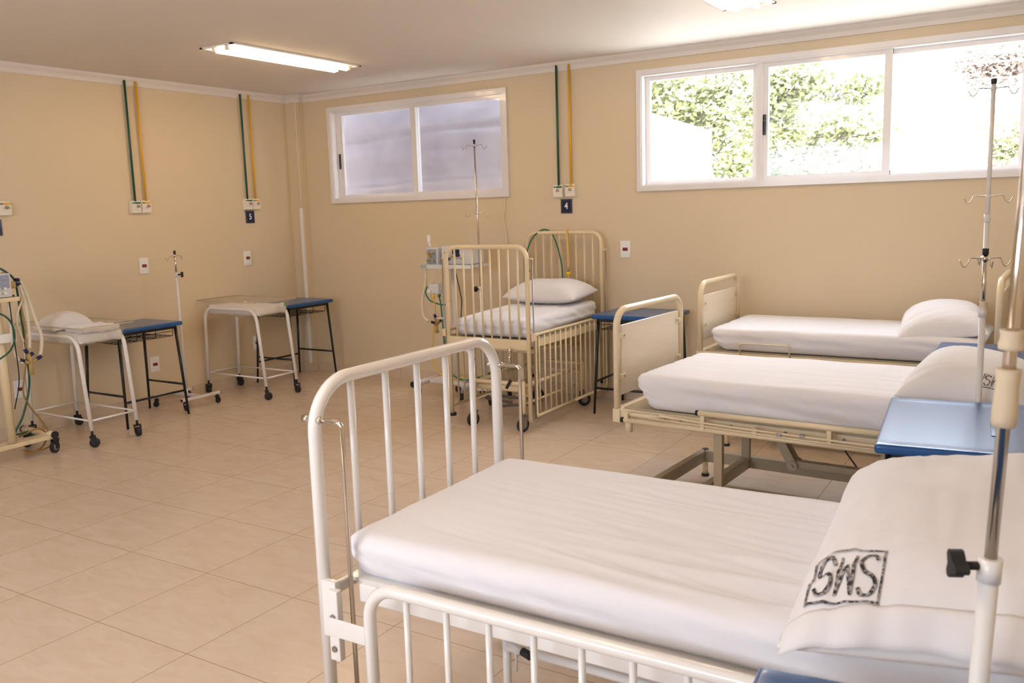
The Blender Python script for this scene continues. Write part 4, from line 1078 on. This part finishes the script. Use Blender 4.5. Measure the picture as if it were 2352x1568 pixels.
b.add(vs, [(0, 1, 2, 3, 4), (9, 8, 7, 6, 5), (0, 5, 6, 1), (1, 6, 7, 2), (2, 7, 8, 3), (3, 8, 9, 4), (4, 9, 5, 0)]); b.build('wall', 'extwall', h)
def tree(label, x, y, crowns, leafm, n, size, trunk_h, seed, z0=-.3, branches=True):
    random.seed(seed); t = thing('tree', label, 'tree', (x, y, z0), 0, 'trees outside the large window')
    b = MB(); b.tube(spline([(0, 0, 0), (.1, 0, trunk_h*.5), (0, .05, trunk_h)]), .11, 8, rfun=lambda s: 1-.45*s)
    for (cx, cy, cz, rx, ry, rz_) in crowns:
        b.tube(spline([(0, .02, trunk_h*.75), (cx*.5, cy*.5, (cz+trunk_h*.8)/2), (cx, cy, cz)]), .05, 6, rfun=lambda s: 1-.75*s)
        for k in range(5):
            a = random.uniform(0, 2*PI); e = random.uniform(-.6, .8)
            b.tube([(cx*.7, cy*.7, cz*.8+trunk_h*.2), (cx+rx*.8*math.cos(a), cy+ry*.8*math.sin(a), cz+rz_*.8*e)], .018, 5, rfun=lambda s: 1-.7*s)
    b.build('trunk', 'bark', t)
    vs = []; fs = []; tot = sum(c_[3]*c_[4]*c_[5] for c_ in crowns)**1
    for c_ in crowns:
        m_ = int(n*(c_[3]*c_[4]*c_[5])**.67/sum((k[3]*k[4]*k[5])**.67 for k in crowns)); cl = []
        for _ in range(max(6, m_//28)):
            d = Vector((random.gauss(0, 1), random.gauss(0, 1), random.gauss(0, 1))).normalized()*random.uniform(.35, 1)
            cl.append(Vector((c_[0]+d.x*c_[3], c_[1]+d.y*c_[4], c_[2]+d.z*c_[5])))
        for _ in range(m_):
            q = random.choice(cl)+Vector((random.gauss(0, 1), random.gauss(0, 1), random.gauss(0, .55)))*.16
            A = Vector((random.gauss(0, 1), random.gauss(0, 1), random.gauss(0, .6))).normalized(); B = A.orthogonal().normalized(); s = size*random.uniform(.6, 1.3)
            o_ = len(vs); vs += [q-A*s, q-B*s*.5, q+A*s*.9, q+B*s*.5]; fs.append((o_, o_+1, o_+2, o_+3))
    MB().add(vs, fs).build('foliage', leafm, t, fix=False)
tree('yellow green leafy tree behind the white gable wall outside', 1.2, 12.5, [(-1.6, 0, 4.0, 1.5, .9, 1.1), (-.6, 0, 3.2, 1.1, .8, 1.3), (.1, 0, 4.4, 1.1, .9, .8), (-.2, .5, 2.2, .8, .8, .7), (-2.4, 0, 4.2, .8, .6, .8)], 'leaf', 10000, .085, 2.2, 3)
tree('green tree with branches reaching across the middle pane', 2.1, 9.0, [(.1, 0, 3.4, .55, .5, .85), (.5, 0, 2.45, .75, .6, .5), (.55, 0, 3.9, .6, .5, .4), (1.5, .2, 3.75, .60, .4, .26), (1.25, 0, 3.05, .5, .4, .22), (1.85, 0, 3.0, .42, .35, .16), (1.5, 0, 2.6, .5, .35, .16)], 'leaf', 6500, .068, 2.3, 5)
tree('low pale shrub at the bottom of the middle pane', 2.7, 14.5, [(0, 0, 2.35, .9, .5, .40)], 'leaf', 1500, .08, 1.6, 8)
tree('reddish leaved tree at the top of the right pane', 5.0, 16.5, [(-.1, 0, 4.75, .62, .5, .50), (.65, 0, 4.9, .7, .6, .6)], 'leafr', 3000, .075, 3.9, 9)
tree('small tree low in the right pane behind the tallest IV pole', 5.65, 12.6, [(.05, 0, 2.85, .50, .4, .40)], 'leaf', 1100, .065, 2.2, 10)
pl = thing('utility_pole', 'pale utility pole with crossarms seen through the right pane', 'pole', (4.65, 12, -.3))
MB().cyl((0, 0, 0), (0, 0, 5.2), .055, 12).build('post', 'bark', pl)
b = MB()
for z in (3.9, 4.35): b.box((0, 0, z), (.7, .06, .06))
build_each(b, 'crossarm', 'bark', pl)
for k, z in enumerate((3.66, 3.95, 4.12)):
    tag(MB().tube(spline([(4.65, 12, z), (8, 12.3, z-.02), (14, 13, z+.1)]), .014, 5).build('power_line', 'extwall'), ['lowest', 'middle', 'top'][k]+' pale overhead wire running right from the utility pole', 'wire')
